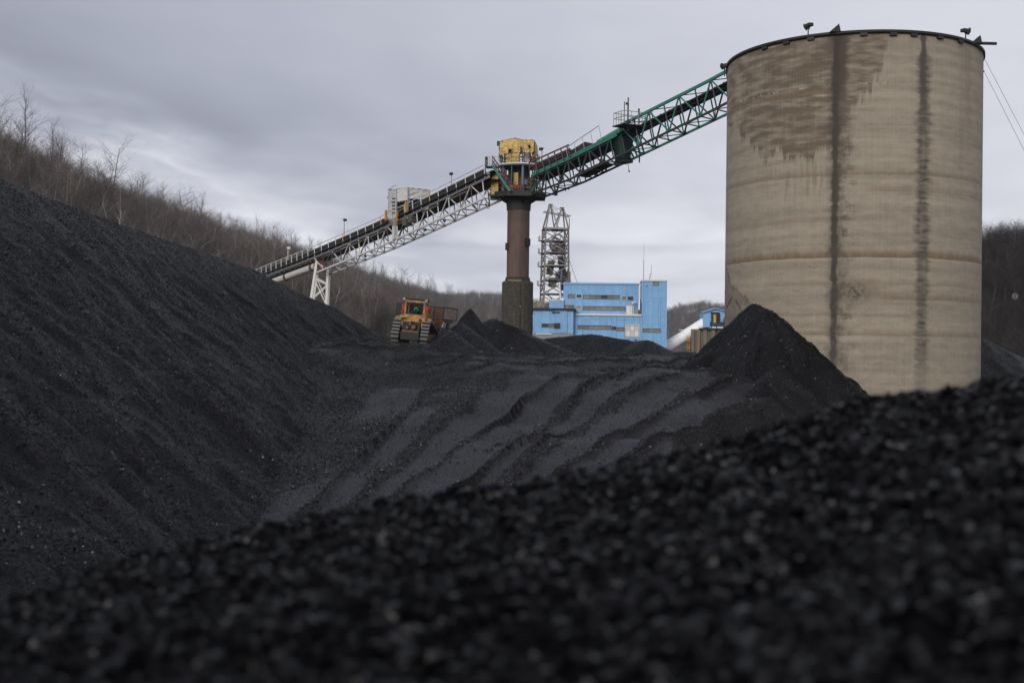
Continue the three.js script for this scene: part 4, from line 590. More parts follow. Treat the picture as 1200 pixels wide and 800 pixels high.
  // the wrapped machine house on the upper deck
  const T = thing('machine_house', 'machine house wrapped in torn crumpled yellow tarpaulin on the column', 'housing', [B.x - 0.1, EYE + yU, B.z], -0.12), H = up(164) - yU, hw = 1.85, hz = 1.55;
  const tm = new THREE.MeshStandardMaterial({ roughness: 0.72, side: THREE.DoubleSide, map: tex(512, 512, (u, v) => { const n = tile(u, v, 5, 5, 41), m = tile(u, v, 22, 3, 43), k = 0.95 + 0.35 * n + 0.2 * m, d = 0.6 * smooth(0.28, 0.5, tile(u, v, 7, 4, 77)); return [lerp(0.56 * k, 0.2, d), lerp(0.39 * k, 0.13, d), lerp(0.14 * k, 0.05, d)]; }, { srgb: true }) });
  const sheetT = (name, P, nu, nv, hole, hem) => { // P(u, v) -> [point, normal]; hole drops cells; hem is the ragged lower edge
    const pos = [], uv = [], idx = []; for (let j = 0; j <= nv; j++) for (let i = 0; i <= nu; i++) { const u = i / nu, v = j / nv, [p, n] = P(u, v), s = p.x * 1.1 + p.z * 1.3, fold = 0.07 * Math.sin(s * 3.4 + 1.5 * fbm(s * 0.6, p.y * 0.4, 2) + p.y * 0.5) * (0.3 + Math.abs(n2(s, 3))) + 0.13 * fbm(s * 0.9, p.y * 0.5, 2) + 0.09 * Math.abs(n2(s * 1.3 + p.y * 1.1, p.y * 1.2 - s)); p.addScaledVector(n, fold); if (j === 0) p.y += hem(u); pos.push(p.x, p.y, p.z); uv.push(s / 4 + u * 0.1, p.y / 4); }
    for (let j = 0; j < nv; j++) for (let i = 0; i < nu; i++) { if (hole((i + 0.5) / nu, (j + 0.5) / nv)) continue; const a = j * (nu + 1) + i, b = a + nu + 1; idx.push(a, a + 1, b + 1, a, b + 1, b); }
    const q = new THREE.BufferGeometry(); q.setAttribute('position', new THREE.Float32BufferAttribute(pos, 3)); q.setAttribute('uv', new THREE.Float32BufferAttribute(uv, 2)); q.setIndex(idx); q.computeVertexNormals(); return mesh(name, q, tm, T);
  };
  const topY = (u) => H - 0.02 - 0.38 * Math.max(0, u - 0.33) - (u < 0.30 ? (0.30 - u) * 1.25 : 0);
  const front = (u, v) => { const x = lerp(-hw, hw, u), bulge = 0.03 * Math.sin(v * Math.PI); return [V(x, lerp(0.05, topY(u), v), hz + bulge - 0.04 * Math.pow(v, 6)), V(0, 0, 1)]; };
  sheetT('tarpaulin', front, 64, 56, (u, v) => { const w = 0.03 * n2(u * 14, v * 14); if (v < 0.36 + w && u < 0.17 + w) return true; if (u > 0.25 && u < 0.38 + w && v > 0.38 && v < 0.56 + w) return true; if (u > 0.60 + w && u < 0.80 + w && v < 0.72 + 2 * w - 1.1 * (u - 0.60)) return true; if (u > 0.78 && v < 0.30 + 0.9 * (u - 0.78) + w) return true; return u > 0.80 && u < 0.90 && v > 0.60 + w && v < 0.78 + w; }, (u) => 0.12 * n2(u * 9, 4) + (u > 0.05 && u < 0.2 ? 0.1 : 0));
  sheetT('tarpaulin', (u, v) => [V(hw, lerp(0.9, topY(1), v), lerp(hz, -hz, u)), V(1, 0, 0)], 30, 30, (u, v) => n2(u * 3, v * 3) > 0.55, (u) => 0.3 * n2(u * 6, 9));
  sheetT('tarpaulin', (u, v) => [V(-hw, lerp(0.6, topY(0), v), lerp(-hz, hz, u)), V(-1, 0, 0)], 30, 30, (u, v) => n2(u * 3 + 5, v * 3) > 0.5, (u) => 0.3 * n2(u * 6, 19));
  sheetT('tarpaulin', (u, v) => [V(lerp(-hw, hw, u), lerp(0.4, topY(u), v), -hz), V(0, 0, -1)], 40, 20, (u, v) => v < 0.5 + 0.1 * n2(u * 8, 2) || (u > 0.55 && u < 0.9 && v < 0.8), () => 0);
  sheetT('tarpaulin', (u, v) => [V(lerp(-hw, hw, u), topY(u) + 0.03 * Math.sin(v * 3.14), lerp(hz, -hz, v)), V(0, 1, 0)], 50, 24, () => false, () => 0);
  { const pts = (u, v) => [V(lerp(0.55, 1.15, u) + (1 - v) * 0.35, lerp(0.85, 2.3, v), hz + 0.22 + 0.1 * Math.sin(u * 3)), V(0, 0, 1)]; sheetT('loose_flap', pts, 14, 24, (u, v) => v < 0.25 && Math.abs(u - 0.5) > 0.1 + v, () => 0); }
  for (const z of [-1.35, 1.3]) { const fr = []; for (const x of [-1.7, -0.6, 0.6, 1.7]) fr.push(bar(V(x, 0, z), V(x, H - 0.45, z), 0.14)); fr.push(bar(V(-1.7, H - 0.45, z), V(1.7, H - 0.45, z), 0.14), bar(V(-1.7, 1.2, z), V(1.7, 1.2, z), 0.1)); mesh('frame', join(fr), M.steel, T); }
  mesh('gear_case', box(1.5, 1.3, 1.4, -0.6, 0.8, 0.1, 0, 0.1), M.dark, T); mesh('tank', pipe(V(0.85, 0.3, 0.6), V(0.85, 1.7, 0.6), 0.22, 0.22, 14), M.cream, T); mesh('tank', pipe(V(1.3, 0.3, 0.6), V(1.3, 1.6, 0.6), 0.15, 0.15, 14), M.galv, T); mesh('lower_rag', box(0.7, 0.8, 0.8, 1.75, 0.35, 0.9, 0.4, 0.2), M.rust, T);
  mesh('hoist_beam', join([bar(V(-2.15, H - 0.45, 0.9), V(-0.3, H - 0.35, 0.9), 0.22, 0.3), box(0.3, 0.5, 0.35, -2.1, H - 0.45, 0.9, 0, 0.04)]), M.black, T);
}

// ---------------------------------------------------------------- the blue plant
const paneMats = [[0.23, 0.21, 0.18], [0.19, 0.175, 0.15], [0.26, 0.235, 0.2], [0.15, 0.14, 0.125]].map((c) => paint(c, 0.35)), paneDark = paint([0.035, 0.035, 0.04], 0.3);
const clad = [0, 1, 2, 3].map((i) => { const k = [1, 0.95, 1.04, 0.98][i]; return new THREE.MeshStandardMaterial({ roughness: 0.5, map: tex(256, 256, (u, v) => { const n = tile(u, v * 0.3, 8, 4, 50 + i * 3), m = tile(u, v, 4, 4, 90 + i * 7), d = 1 + 0.10 * n + 0.10 * m, s = smooth(0.25, 0.55, tile(u, v * 0.12, 10, 3, i * 11 + 2)) * 0.3; return [lerp(0.215 * k * d, 0.15, s), lerp(0.42 * k * d, 0.29, s), lerp(0.66 * k * d, 0.46, s)]; }, { srgb: true }) }); });
const BLUE = at(700, 416, 280).setY(EYE), blueTurn = -0.05;
// a wall of ribbed steel sheets, each sheet a piece; windows: [u0, u1, v0, v1]
function ribbed(w, h, rib = 0.33) { const n = Math.max(1, Math.round(w / rib)), xs = []; for (let i = 0; i < n; i++) for (const [k, z] of [[0, 0], [0.62, 0], [0.72, 0.07], [0.9, 0.07]]) xs.push([(i + k) / n * w, z]); xs.push([w, 0]); const pos = [], uv = []; for (let i = 0; i + 1 < xs.length; i++) { const [a, za] = xs[i], [b, zb] = xs[i + 1]; for (const [x, y, z] of [[a, 0, za], [b, 0, zb], [b, h, zb], [a, 0, za], [b, h, zb], [a, h, za]]) { pos.push(x, y, z); uv.push(x / 6, y / 6); } } const g = new THREE.BufferGeometry(); g.setAttribute('position', new THREE.Float32BufferAttribute(pos, 3)); g.setAttribute('uv', new THREE.Float32BufferAttribute(uv, 2)); g.computeVertexNormals(); return g; }
function facade(g, o, ang, w, y0, y1, wins = [], sheetW = 2.05, seam = 6.2) {
  const dx = V(Math.cos(ang), 0, -Math.sin(ang)), n = Math.max(1, Math.round(w / sheetW)), cuts = new Set([0, w]); for (let i = 1; i < n; i++) { const c = i * w / n; if (!wins.some((q) => Math.abs(q[0] - c) < 0.6 || Math.abs(q[1] - c) < 0.6)) cuts.add(c); } wins.forEach((q) => { cuts.add(q[0]); cuts.add(q[1]); });
  const us = [...cuts].sort((a, b) => a - b);
  for (let i = 0; i + 1 < us.length; i++) {
    const u0 = us[i], u1 = us[i + 1]; if (u1 - u0 < 0.05) continue; let spans = [[y0, y1]];
    for (const q of wins) if (q[0] < u1 - 0.01 && q[1] > u0 + 0.01) spans = spans.flatMap(([a, b]) => [[a, Math.min(b, q[2])], [Math.max(a, q[3]), b]].filter(([c, d]) => d - c > 0.05));
    spans = spans.flatMap(([a, b]) => { const out = []; let c = a; for (let s = y0 + seam; s < b; s += seam) if (s > c + 0.4 && s < b - 0.4) { out.push([c, s]); c = s; } out.push([c, b]); return out; });
    for (const [a, b] of spans) { const p = o.clone().addScaledVector(dx, u0), m = mesh('cladding_sheet', ribbed(u1 - u0 - 0.015, b - a - 0.02), clad[Math.floor(R() * 4)], g); m.position.set(p.x, p.y + a, p.z); m.rotation.y = ang; m.translateZ((R() - 0.5) * 0.03); }
  }
  for (const q of wins) {
    const wd = new THREE.Group(), [u0, u1, v0, v1, style] = q, p = o.clone().addScaledVector(dx, u0), W = u1 - u0, Hh = v1 - v0; wd.name = 'window'; wd.position.set(p.x, p.y + v0, p.z); wd.rotation.y = ang; g.add(wd);
    const t = style === 'door' ? 0.22 : 0.1, fm = style === 'door' || style === 'white' ? M.white : M.bluegrey;
    mesh('frame', join([box(W, t, 0.3, W / 2, t / 2, 0), box(W, t, 0.3, W / 2, Hh - t / 2, 0), box(t, Hh - 2 * t, 0.3, t / 2, Hh / 2, 0), box(t, Hh - 2 * t, 0.3, W - t / 2, Hh / 2, 0)]), fm, wd);
    const k = Math.max(1, Math.round(W / (style === 'door' ? 1 : 1.4)));
    for (let i = 0; i < k; i++) for (let j = 0; j < (style === 'door' ? 2 : 1); j++) { const hh = style === 'door' ? (Hh - 2 * t) / 2 : Hh - 2 * t; mesh('pane', box((W - 2 * t) / k - 0.06, hh - 0.04, 0.06, t + (i + 0.5) * (W - 2 * t) / k, t + (j + 0.5) * hh, -0.06), style === 'dark' ? paneDark : style === 'door' ? [M.cream, M.white][(i + j) % 2] : R() < 0.07 ? paneDark : paneMats[Math.floor(R() * 4)], wd); }
  }
}
{
  const k = 0.2, X = (px) => (px - 700) * k, Y = (py) => (415.5 + 0.0135 * 60 - py) * k; // metres on the facade
  const block = (g, x0, x1, y0, y1, z0, z1, wins, gx = g.position) => { // a box of sheets: front at z1
    facade(g, V(x0, 0, z1), 0, x1 - x0, y0, y1, wins); facade(g, V(x0, 0, z0), -Math.PI / 2, z1 - z0, y0, y1, []); facade(g, V(x1, 0, z1), Math.PI / 2, z1 - z0, y0, y1, []); facade(g, V(x1, 0, z0), Math.PI, x1 - x0, y0, y1, []);
    mesh('wall_core', box(x1 - x0 - 0.5, y1 - y0 - 0.1, z1 - z0 - 0.5, (x0 + x1) / 2, (y0 + y1) / 2 - 0.06, (z0 + z1) / 2), M.steel, g);
  };
  const win = (x0, px0, px1, py0, py1, style) => [X(px0) - x0, X(px1) - x0, Y(py1), Y(py0), style];
  const b = thing('plant_building', 'stepped blue ribbed steel preparation plant with strip windows', 'building', BLUE, blueTurn);
  { const x = X(672); block(b, x, X(752), -4, Y(369), -9, 0, [win(x, 676.5, 716, 381, 386), win(x, 716.5, 722, 382, 386.5, 'dark'), win(x, 722.5, 731.5, 383, 387.5), win(x, 732, 749, 379.5, 394.2, 'door'), win(x, 743, 746.5, 396.8, 398.5, 'dark')]); }
  { const x = X(752); block(b, x, X(780), -5, Y(328), -9.4, 0.03, [win(x, 752.5, 773.5, 384, 388.5), win(x, 764, 771, 329.5, 333.8), win(x, 756, 758, 333.8, 335.0, 'dark')]); }
  { const x = X(659.5); block(b, x, X(748), Y(369) - 1, Y(331.2), -9.2, -3.2, [win(x, 664.5, 672.5, 344, 348.6), win(x, 674.5, 681, 344, 348.4, 'white'), win(x, 682.5, 726, 344.6, 349.6), win(x, 728.5, 734, 345.6, 350, 'white'), win(x, 735.5, 742, 346, 350.5), win(x, 659.9, 672.5, 357, 361.5), win(x, 674.5, 681, 357.4, 361.6, 'white'), win(x, 682.5, 733, 358, 363)]); }
  const roofEdge = (x0, x1, y, z0, z1, m, h = 0.5) => mesh('parapet', join([box(x1 - x0 + 0.4, h, 0.3, (x0 + x1) / 2, y, z1 + 0.1), box(0.3, h, z1 - z0 - 0.3, x0 - 0.05, y, (z0 + z1) / 2), box(0.3, h, z1 - z0 - 0.3, x1 + 0.05, y, (z0 + z1) / 2)]), m, b);
  roofEdge(X(672) + 0.6, X(752) - 0.4, Y(368.6), -8.8, 0.1, M.cream, 0.42); roofEdge(X(659.5), X(748), Y(331.2), -9.2, -3.2, clad[1], 0.4); roofEdge(X(752), X(780), Y(327.8), -9.4, 0.05, M.cream, 0.3);
  mesh('roof', join([box(X(752) - X(672), 0.15, 9, (X(672) + X(752)) / 2, Y(369) + 0.06, -4.5)]), M.cream, b); mesh('roof', box(X(748) - X(659.5) - 0.2, 0.15, 5.8, (X(748) + X(659.5)) / 2, Y(331.2) + 0.06, -6.2), M.cream, b); mesh('roof', box(X(780) - X(752) - 0.2, 0.15, 9.2, X(766), Y(328) + 0.06, -4.6), M.cream, b);
  { const x = X(644); block(b, x - 0.2, X(660), Y(369), Y(352), -6, -2.6, []); mesh('roof', box(3.4, 0.2, 3.6, X(652) - 0.1, Y(351.6), -4.3), M.cream, b); mesh('drain_pipe', pipe(V(X(656), Y(352), -2.4), V(X(654.5), Y(330), -4.3), 0.18), M.cream, b); }
  { const gx = X(738.5); const dr = mesh('roof_door', box(1.9, 2.3, 0.4, gx, Y(368) + 1.1, -2.85), M.white, b); mesh('door_leaf', box(0.75, 2.0, 0.1, gx - 0.45, Y(368) + 1.05, -2.62), M.cream, dr); mesh('door_leaf', box(0.75, 2.0, 0.1, gx + 0.45, Y(368) + 1.05, -2.62), M.cream, dr); }
  for (const h of [0.6, 1.1]) mesh('handrail', bar(V(X(743.5), Y(368) + h, -0.4), V(X(751.5), Y(368) + h, -0.4), 0.07), M.rail, b); for (let i = 0; i < 5; i++) mesh('rail_post', bar(V(X(743.5 + i * 2), Y(368), -0.4), V(X(743.5 + i * 2), Y(368) + 1.15, -0.4), 0.07), M.rail, b);
  mesh('machine_casing', box(0.9, 1.2, 0.9, X(749.5), Y(368) + 0.6, -1.5, 0, 0.1), M.dark, b); mesh('opening', box(0.1, 1.6, 1.6, X(752) - 0.08, Y(358), -1.6), M.black, b);
  mesh('wall_flashing', join([bar(V(X(780) - 0.02, -3, 0.1), V(X(780) - 0.02, Y(328), 0.1), 0.25), bar(V(X(752) + 0.05, Y(369), 0.12), V(X(752) + 0.05, Y(328), 0.12), 0.18)]), clad[0], b);
  mesh('drain_pipe', pipe(V(X(750), Y(350), -3.0), V(X(750), Y(331), -3.0), 0.14), M.cream, b);
  // annex on the left, dark flat roof
  const an = thing('plant_annex', 'lower blue annex with dark flat roof at the left of the plant', 'building', BLUE, blueTurn);
  { const x0 = X(625), x1 = X(671.5); facade(an, V(x0, 0, 1.8), 0, x1 - x0, Y(391), Y(364), [[X(634.5) - x0, X(650) - x0, Y(384.6), Y(379.8)], [X(655.5) - x0, X(665) - x0, Y(384.9), Y(380.2)]]); facade(an, V(x0, 0, -7), -Math.PI / 2, 8.8, Y(391), Y(364)); facade(an, V(x1, 0, 1.8), Math.PI / 2, 8.8, Y(391), Y(364));
    mesh('wall_core', box(x1 - x0 - 0.5, Y(364) - Y(391) - 0.1, 8.2, (x0 + x1) / 2, (Y(364) + Y(391)) / 2, -2.6), M.steel, an);
    mesh('roof', box(x1 - x0 + 1.0, 0.5, 9.8, (x0 + x1) / 2 + 0.1, Y(363.2), -2.6), M.dark, an); mesh('plinth', box(x1 - x0 + 0.1, 4, 8.9, (x0 + x1) / 2, Y(391) - 2.02, -2.6), M.grey, an);
    mesh('wall_pilaster', ribbed(2.9, Y(364) - Y(391) - 0.1), clad[1], an).position.set(X(650), Y(391) + 0.03, 2.0);
    const w = mesh('window_shutter', box(1.3, 1.2, 0.5, X(652.5), Y(382.3), 2.05), paneDark, an); mesh('shutter_slats', join([0, 1, 2].map((i) => box(1.5, 0.08, 0.2, X(652.5), Y(382.3) - 0.45 + i * 0.42, 2.35))), M.dark, w); mesh('drip_ledge', box(1.9, 0.18, 0.5, X(651), Y(363.9) - 0.55, 2.1), M.dark, an); mesh('kerb_stone', box(3.6, 0.25, 0.5, X(637), Y(392.3), 1.9), M.cream, an); }
  { const s = thing('plant_shed', 'small blue shed with white roof edge peeping behind the column foot', 'building', at(619, 392, 287)); facade(s, V(-1.2, 0, 1.5), 0, 3.6, -1, 4.2, [[0.6, 3.0, 1.0, 2.2]]); mesh('wall_core', box(3.4, 5, 3, 0.6, 1.6, -0.2), M.steel, s); mesh('roof', box(4, 0.5, 3.8, 0.6, 4.4, -0.2), M.cream, s); }
  // masts and aerials on the roof
  const onB = (px, py, z) => { const p = V(X(px), Y(py), z).applyAxisAngle(V(0, 1, 0), blueTurn); return p.add(BLUE); };
  [[753.5, 328, 284, 'tall thin mast on the left edge of the plant tower roof', 0.1], [760, 328, 309, 'short slanting aerial on the plant tower roof', 0.12]].forEach(([px, y0, y1, label, r], i) => { const t = thing('aerial', label, 'aerial', onB(px, y0, -2), 0), H = (y0 - y1) * k; mesh('mast', pipe(V(0, 0, 0), V(i ? 0.5 : 0, H * 0.55, 0), r, r * 0.8, 6), M.rail, t); mesh('tip', pipe(V(i ? 0.5 : 0, H * 0.55, 0), V(i ? 0.55 : 0.05, H, 0), r * 0.5, r * 0.3, 5), M.rail, t); });
  [[741.2, 354, 'white dish on thin pole above the roof door, left'], [743.8, 353, 'white dish on thin pole above the roof door, right']].forEach(([px, py, label]) => { const t = thing('dish_lamp', label, 'lamp', onB(px, 368, -2.2)), H = Y(py) - Y(368); mesh('pole', pipe(V(0, 0, 0), V(0, H, 0), 0.06), M.rail, t); const q = new THREE.SphereGeometry(0.3, 12, 6, 0, 6.3, 0, 1.2); q.rotateX(1.3); q.translate(0, H, 0.05); const m = M.cream.clone(); m.side = THREE.DoubleSide; mesh('dish', q, m, t); });

  // ------------------------------------------------------------ lattice headframe behind the plant
  const hf = thing('headframe', 'tall rusty grey steel lattice headframe behind the blue plant', 'tower', at(649, 415, 290).setY(EYE), 0.12), s = 290 / FPX, hy = (py) => (416 - py) * s, w0 = 3.2, w1 = 2.75;
  const lvl = [395, 361, 345, 329, 312, 297, 283, 269].map(hy), wAt = (y) => lerp(w0, w1, clamp((y - lvl[0]) / (lvl[7] - lvl[0])));
  const leg = [[-1, 1], [1, 1], [1, -1], [-1, -1]], P = (i, y) => V(leg[i][0] * wAt(y), y, leg[i][1] * wAt(y)), sm = [paint([0.2, 0.19, 0.18], 0.7), paint([0.15, 0.12, 0.1], 0.8), paint([0.28, 0.275, 0.26], 0.6), paint([0.09, 0.075, 0.065], 0.8)], any = () => sm[Math.floor(R() * 4)];
  for (let i = 0; i < 4; i++) mesh('leg', bar(P(i, lvl[0]), P(i, lvl[7]), 0.36), sm[i % 3], hf);
  for (let l = 1; l < lvl.length; l++) for (let i = 0; i < 4; i++) { const j = (i + 1) % 4; mesh('beam', bar(P(i, lvl[l]), P(j, lvl[l]), l === 7 ? 0.42 : 0.26), any(), hf); mesh('diagonal', bar(P(i, lvl[l - 1]), P(j, lvl[l]), 0.17), any(), hf); mesh('diagonal', bar(P(j, lvl[l - 1]), P(i, lvl[l]), 0.17), any(), hf); }
  for (let l = 2; l < lvl.length; l++) { mesh('floor', box(wAt(lvl[l]) * 1.7, 0.12, wAt(lvl[l]) * 1.5, 0.2 * (l % 2), lvl[l], -0.3), sm[3], hf); }
  // open tops: two pairs of raking legs
  const tops = [[-1.25, hy(240)], [1.55, hy(243.5)]];
  for (const [x, y] of tops) { for (const i of [0, 1, 2, 3]) { if ((x < 0) === (leg[i][0] < 0)) mesh('raking_leg', bar(P(i, lvl[7]), V(x + leg[i][0] * 0.25, y, leg[i][1] * 0.35), 0.28), sm[0], hf); else mesh('raking_leg', bar(V(0.25 * leg[i][0], lvl[7], leg[i][1] * wAt(lvl[7])), V(x, y, leg[i][1] * 0.3), 0.24), sm[2], hf); } mesh('cap_plate', box(0.9, 0.25, 1.2, x, y, 0), sm[1], hf); }
  mesh('head_beam', join([bar(V(-3.0, hy(248.5), 1.1), V(3.6, hy(253.5), 1.1), 0.2), bar(V(-3.0, hy(248.5), -1.1), V(3.6, hy(253.5), -1.1), 0.2)]), sm[1], hf); for (const [a, c] of [[[-1.25, 240.5], [3.3, 253]], [[1.55, 244], [-2.6, 249]], [[-1.25, 241], [0.9, 252]]]) mesh('tie', bar(V(a[0], hy(a[1]), 0.9), V(c[0], hy(c[1]), 0.9), 0.1), sm[2], hf);
  mesh('antenna', pipe(V(3.2, hy(269), 1.2), V(3.2, hy(256), 1.2), 0.1), sm[3], hf);
  for (const [x, y, r] of [[0.6, 285, 2.0], [0.2, 287, 1.7]]) { const q = new THREE.TorusGeometry(r, 0.22, 8, 28); q.rotateY(0.5); q.translate(x, hy(y), x > 0.4 ? 0.9 : -0.6); const wl = mesh('sheave_wheel', q, sm[2], hf); const sp = []; for (let a = 0; a < 6; a++) sp.push(bar(V(x, hy(y), x > 0.4 ? 0.9 : -0.6), V(x + Math.cos(a * 1.047) * r * 0.88, hy(y) + Math.sin(a * 1.047) * r, (x > 0.4 ? 0.9 : -0.6) - Math.cos(a * 1.047) * r * 0.48), 0.14)); mesh('spokes', join(sp), sm[1], wl); }
  mesh('machine_casing', box(2.8, 2.2, 2.6, 0.9, hy(291), -0.6, 0.2, 0.2), sm[3], hf); mesh('chute', bar(V(1.2, hy(300), 0.5), V(2.4, hy(340), 0.5), 1.3, 1.3), M.dark, hf); mesh('chute', bar(V(-0.8, hy(306), -0.4), V(-1.3, hy(322), -0.4), 1.5, 1.5), paint([0.16, 0.13, 0.09], 0.8), hf); mesh('bin', box(2.0, 2.6, 2.0, 1.3, hy(325), 0.3, 0.1, 0.1), paint([0.02, 0.03, 0.06], 0.5), hf); mesh('bin', box(1.6, 2.2, 1.8, -0.6, hy(331), 0.2, 0.1, 0.1), paint([0.17, 0.15, 0.11], 0.7), hf); mesh('white_pipe', pipe(V(0.9, hy(360), 2.6), V(1.3, hy(318), 2.2), 0.24), M.bluegrey, hf); mesh('machine_casing', box(1.5, 5, 1.6, 3.2, hy(330), -1.2), paint([0.1, 0.08, 0.065], 0.8), hf);
  for (const py of [283, 297.5, 313, 335]) { const y = hy(py), p = mesh('platform', box(1.3, 0.12, 2.4, -wAt(y) - 0.6, y, 0.6), sm[1], hf); mesh('handrail', join([0.5, 1.05].flatMap((h) => [bar(V(-wAt(y) - 1.25, y + h, -0.6), V(-wAt(y) - 1.25, y + h, 1.8), 0.08), bar(V(-wAt(y) - 1.25, y + h, 1.8), V(-wAt(y), y + h, 1.8), 0.08)])), sm[2], p); for (let q = 0; q < 4; q++) mesh('rail_post', bar(V(-wAt(y) - 1.25, y, -0.6 + q * 0.8), V(-wAt(y) - 1.25, y + 1.1, -0.6 + q * 0.8), 0.08), sm[2], p); mesh('knee_brace', bar(V(-wAt(y) - 1.2, y, 1.6), V(-wAt(y), y - 1.5, 1.6), 0.12), sm[0], p); }
  for (let q = 0; q < 7; q++) mesh('stair', bar(V(-2.2 + (q % 2) * 3, lvl[q], 2.2 - q * 0.1), V(0.8 - (q % 2) * 3, lvl[q + 1] ?? lvl[q], 2.2 - q * 0.1), 0.5, 0.14), any(), hf);
  { const y = hy(357); mesh('stair_cage', box(1.8, 1.4, 1.6, -3.6, y, 0.6), paint([0.27, 0.24, 0.19], 0.7), hf); mesh('stair', bar(V(-4.3, y - 0.6, 1.5), V(-1.2, y - 2.8, 1.5), 0.9, 0.2), paint([0.3, 0.28, 0.24], 0.7), hf); }
  [[[3.2, hy(303), 1], [676, 331], 'guy rope from the headframe down to the plant roof'], [[3.0, hy(318), 1], [669, 331], 'second guy rope, steeper, beside the headframe']].forEach(([a, [px, py], label]) => { const p0 = V(...a).applyAxisAngle(V(0, 1, 0), 0.12).add(hf.position), p1 = onB(px, py, -5), t = thing('guy_rope', label, 'wire', p0); mesh('rope', bar(V(0, 0, 0), p1.clone().sub(p0), 0.07), M.steel, t); mesh('clamp', box(0.2, 0.2, 0.2, p1.x - p0.x, p1.y - p0.y + 0.05, p1.z - p0.z), M.steel, t); });

  // ------------------------------------------------------------ white tube gallery, concrete bin and its blue cabin
  const a0 = at(772, 413, 287), a1 = at(834.5, 373.5, 287), tube = thing('tube_conveyor', 'white round tube conveyor slanting from the plant to the concrete bin', 'conveyor', a0), d = a1.clone().sub(a0);
  const tubeMat = new THREE.MeshStandardMaterial({ color: 0xf2f2f0, roughness: 0.45 });
  mesh('tube', (() => { const q = pipe(V(0, 0, 0), d, 1.42, 1.42, 32, true); return q; })(), tubeMat, tube);
  for (let i = 0; i <= 8; i++) { const p = d.clone().multiplyScalar(i / 8), e = d.clone().multiplyScalar(i / 8 + 0.006); mesh('ring', pipe(p, e, 1.45, 1.45, 32), M.cream, tube); }
  mesh('end_ring', pipe(d.clone().multiplyScalar(0.985), d.clone().multiplyScalar(1.005), 1.5, 1.5, 32), M.dark, tube); mesh('roof_box', box(1.2, 0.25, 1, d.x * 0.42, d.y * 0.42 + 2.0, 0), M.cream, tube);
  const bin = thing('concrete_bin', 'brown ribbed concrete bin under the small blue cabin', 'bin', at(829, 440, 286)), by = (py) => (at(829, py, 286).y - bin.position.y), bx = (px) => (px - 829) * 286 / FPX;
  const bm = [0, 1].map((i) => new THREE.MeshStandardMaterial({ roughness: 0.9, map: tex(256, 256, (u, v) => { const n = tile(u, v * 0.2, 9, 4, 61 + i), m = tile(u, v, 5, 4, 65); const k = (i ? 1.25 : 1) * (0.85 + 0.5 * n + 0.3 * m); return [0.16 * k, 0.135 * k, 0.10 * k]; }, { srgb: true }) }));
  mesh('wall', box(bx(851) - bx(809), by(386) + 4, 8, (bx(851) + bx(809)) / 2, (by(386) - 4) / 2, -2), bm[0], bin);
  for (const [x0, x1] of [[808, 811], [814, 818], [821.5, 826], [831, 835.5], [839.5, 843.5], [846.5, 848.5]]) mesh('pilaster', box((x1 - x0) * 0.2, by(387) + 4, 0.7, (bx(x0) + bx(x1)) / 2, (by(387) - 4) / 2, 2.3), bm[1], bin);
  mesh('cap_beam', box(bx(852) - bx(818), 0.35, 9, (bx(852) + bx(818)) / 2, by(385.5), -1.6), M.dark, bin);
  const cab = thing('cabin', 'small pale blue gabled cabin at the top of the white tube', 'cabin', at(836, 385.3, 286)), cy = (py) => at(836, py, 286).y - cab.position.y, cx = (px) => (px - 836) * 286 / FPX;
  const sh = new THREE.Shape([[823.5, 384], [823.5, 367], [837, 362.8], [849.5, 366], [849.5, 384]].map(([x, y]) => new THREE.Vector2(cx(x), cy(y) + 0.1)));
  mesh('wall', (() => { const q = new THREE.ExtrudeGeometry(sh, { depth: 6, bevelEnabled: false }); q.translate(0, 0, -5); return q; })(), clad[0], cab);
  mesh('roof', join([bar(V(cx(823), cy(366.8) + 0.15, -1.8), V(cx(837), cy(362.2) + 0.15, -1.8), 6.8, 0.2), bar(V(cx(837), cy(362.2) + 0.15, -1.8), V(cx(850), cy(365.6) + 0.15, -1.8), 6.8, 0.2)]), clad[1], cab);
  mesh('doorway', box(1.9, 2.3, 0.3, cx(838.5), cy(373.0), 1.05), M.black, cab); mesh('door_leaf', box(0.7, 2.0, 0.14, cx(836.8), cy(373.4), 1.3), M.tarp, cab); mesh('lintel', box(2.1, 0.25, 0.4, cx(837), cy(366.6), 1.2), M.dark, cab);
  mesh('apron', box(3.4, 1.3, 0.2, cx(839.5), cy(380.3), 1.25), paint([0.025, 0.04, 0.12], 0.6), cab); mesh('skirting', box(3.4, 0.4, 0.22, cx(839.5), cy(384.3) + 0.1, 1.25), M.cream, cab);
  for (const px of [832.3, 838.5, 847]) mesh('post', bar(V(cx(px), cy(386), 1.6), V(cx(px), cy(px > 840 ? 372 : 367), 1.6), 0.16), M.dark, cab);
  for (const h of [1.5, 2.0]) mesh('handrail', bar(V(cx(838.5), h, 1.6), V(cx(848), h, 1.6), 0.07), M.dark, cab);
  const ld = thing('ladder', 'orange caged ladder at the left edge of the concrete bin', 'ladder', at(806.5, 440, 283)), ly = (py) => at(806.5, py, 283).y - ld.position.y;
  for (const x of [-0.3, 0.3]) mesh('stile', bar(V(x, ly(424), 0), V(x, ly(394), 0), 0.12), M.orange, ld); for (let i = 0; i < 16; i++) mesh('rung', bar(V(-0.3, lerp(ly(422), ly(395), i / 15), 0), V(0.3, lerp(ly(422), ly(395), i / 15), 0), 0.09), M.yellow, ld); mesh('cage_ring', join([0.15, 0.5, 0.85].map((q) => box(0.9, 0.14, 0.7, -0.05, lerp(ly(420), ly(396), q), 0.2))), M.yellow, ld);
}
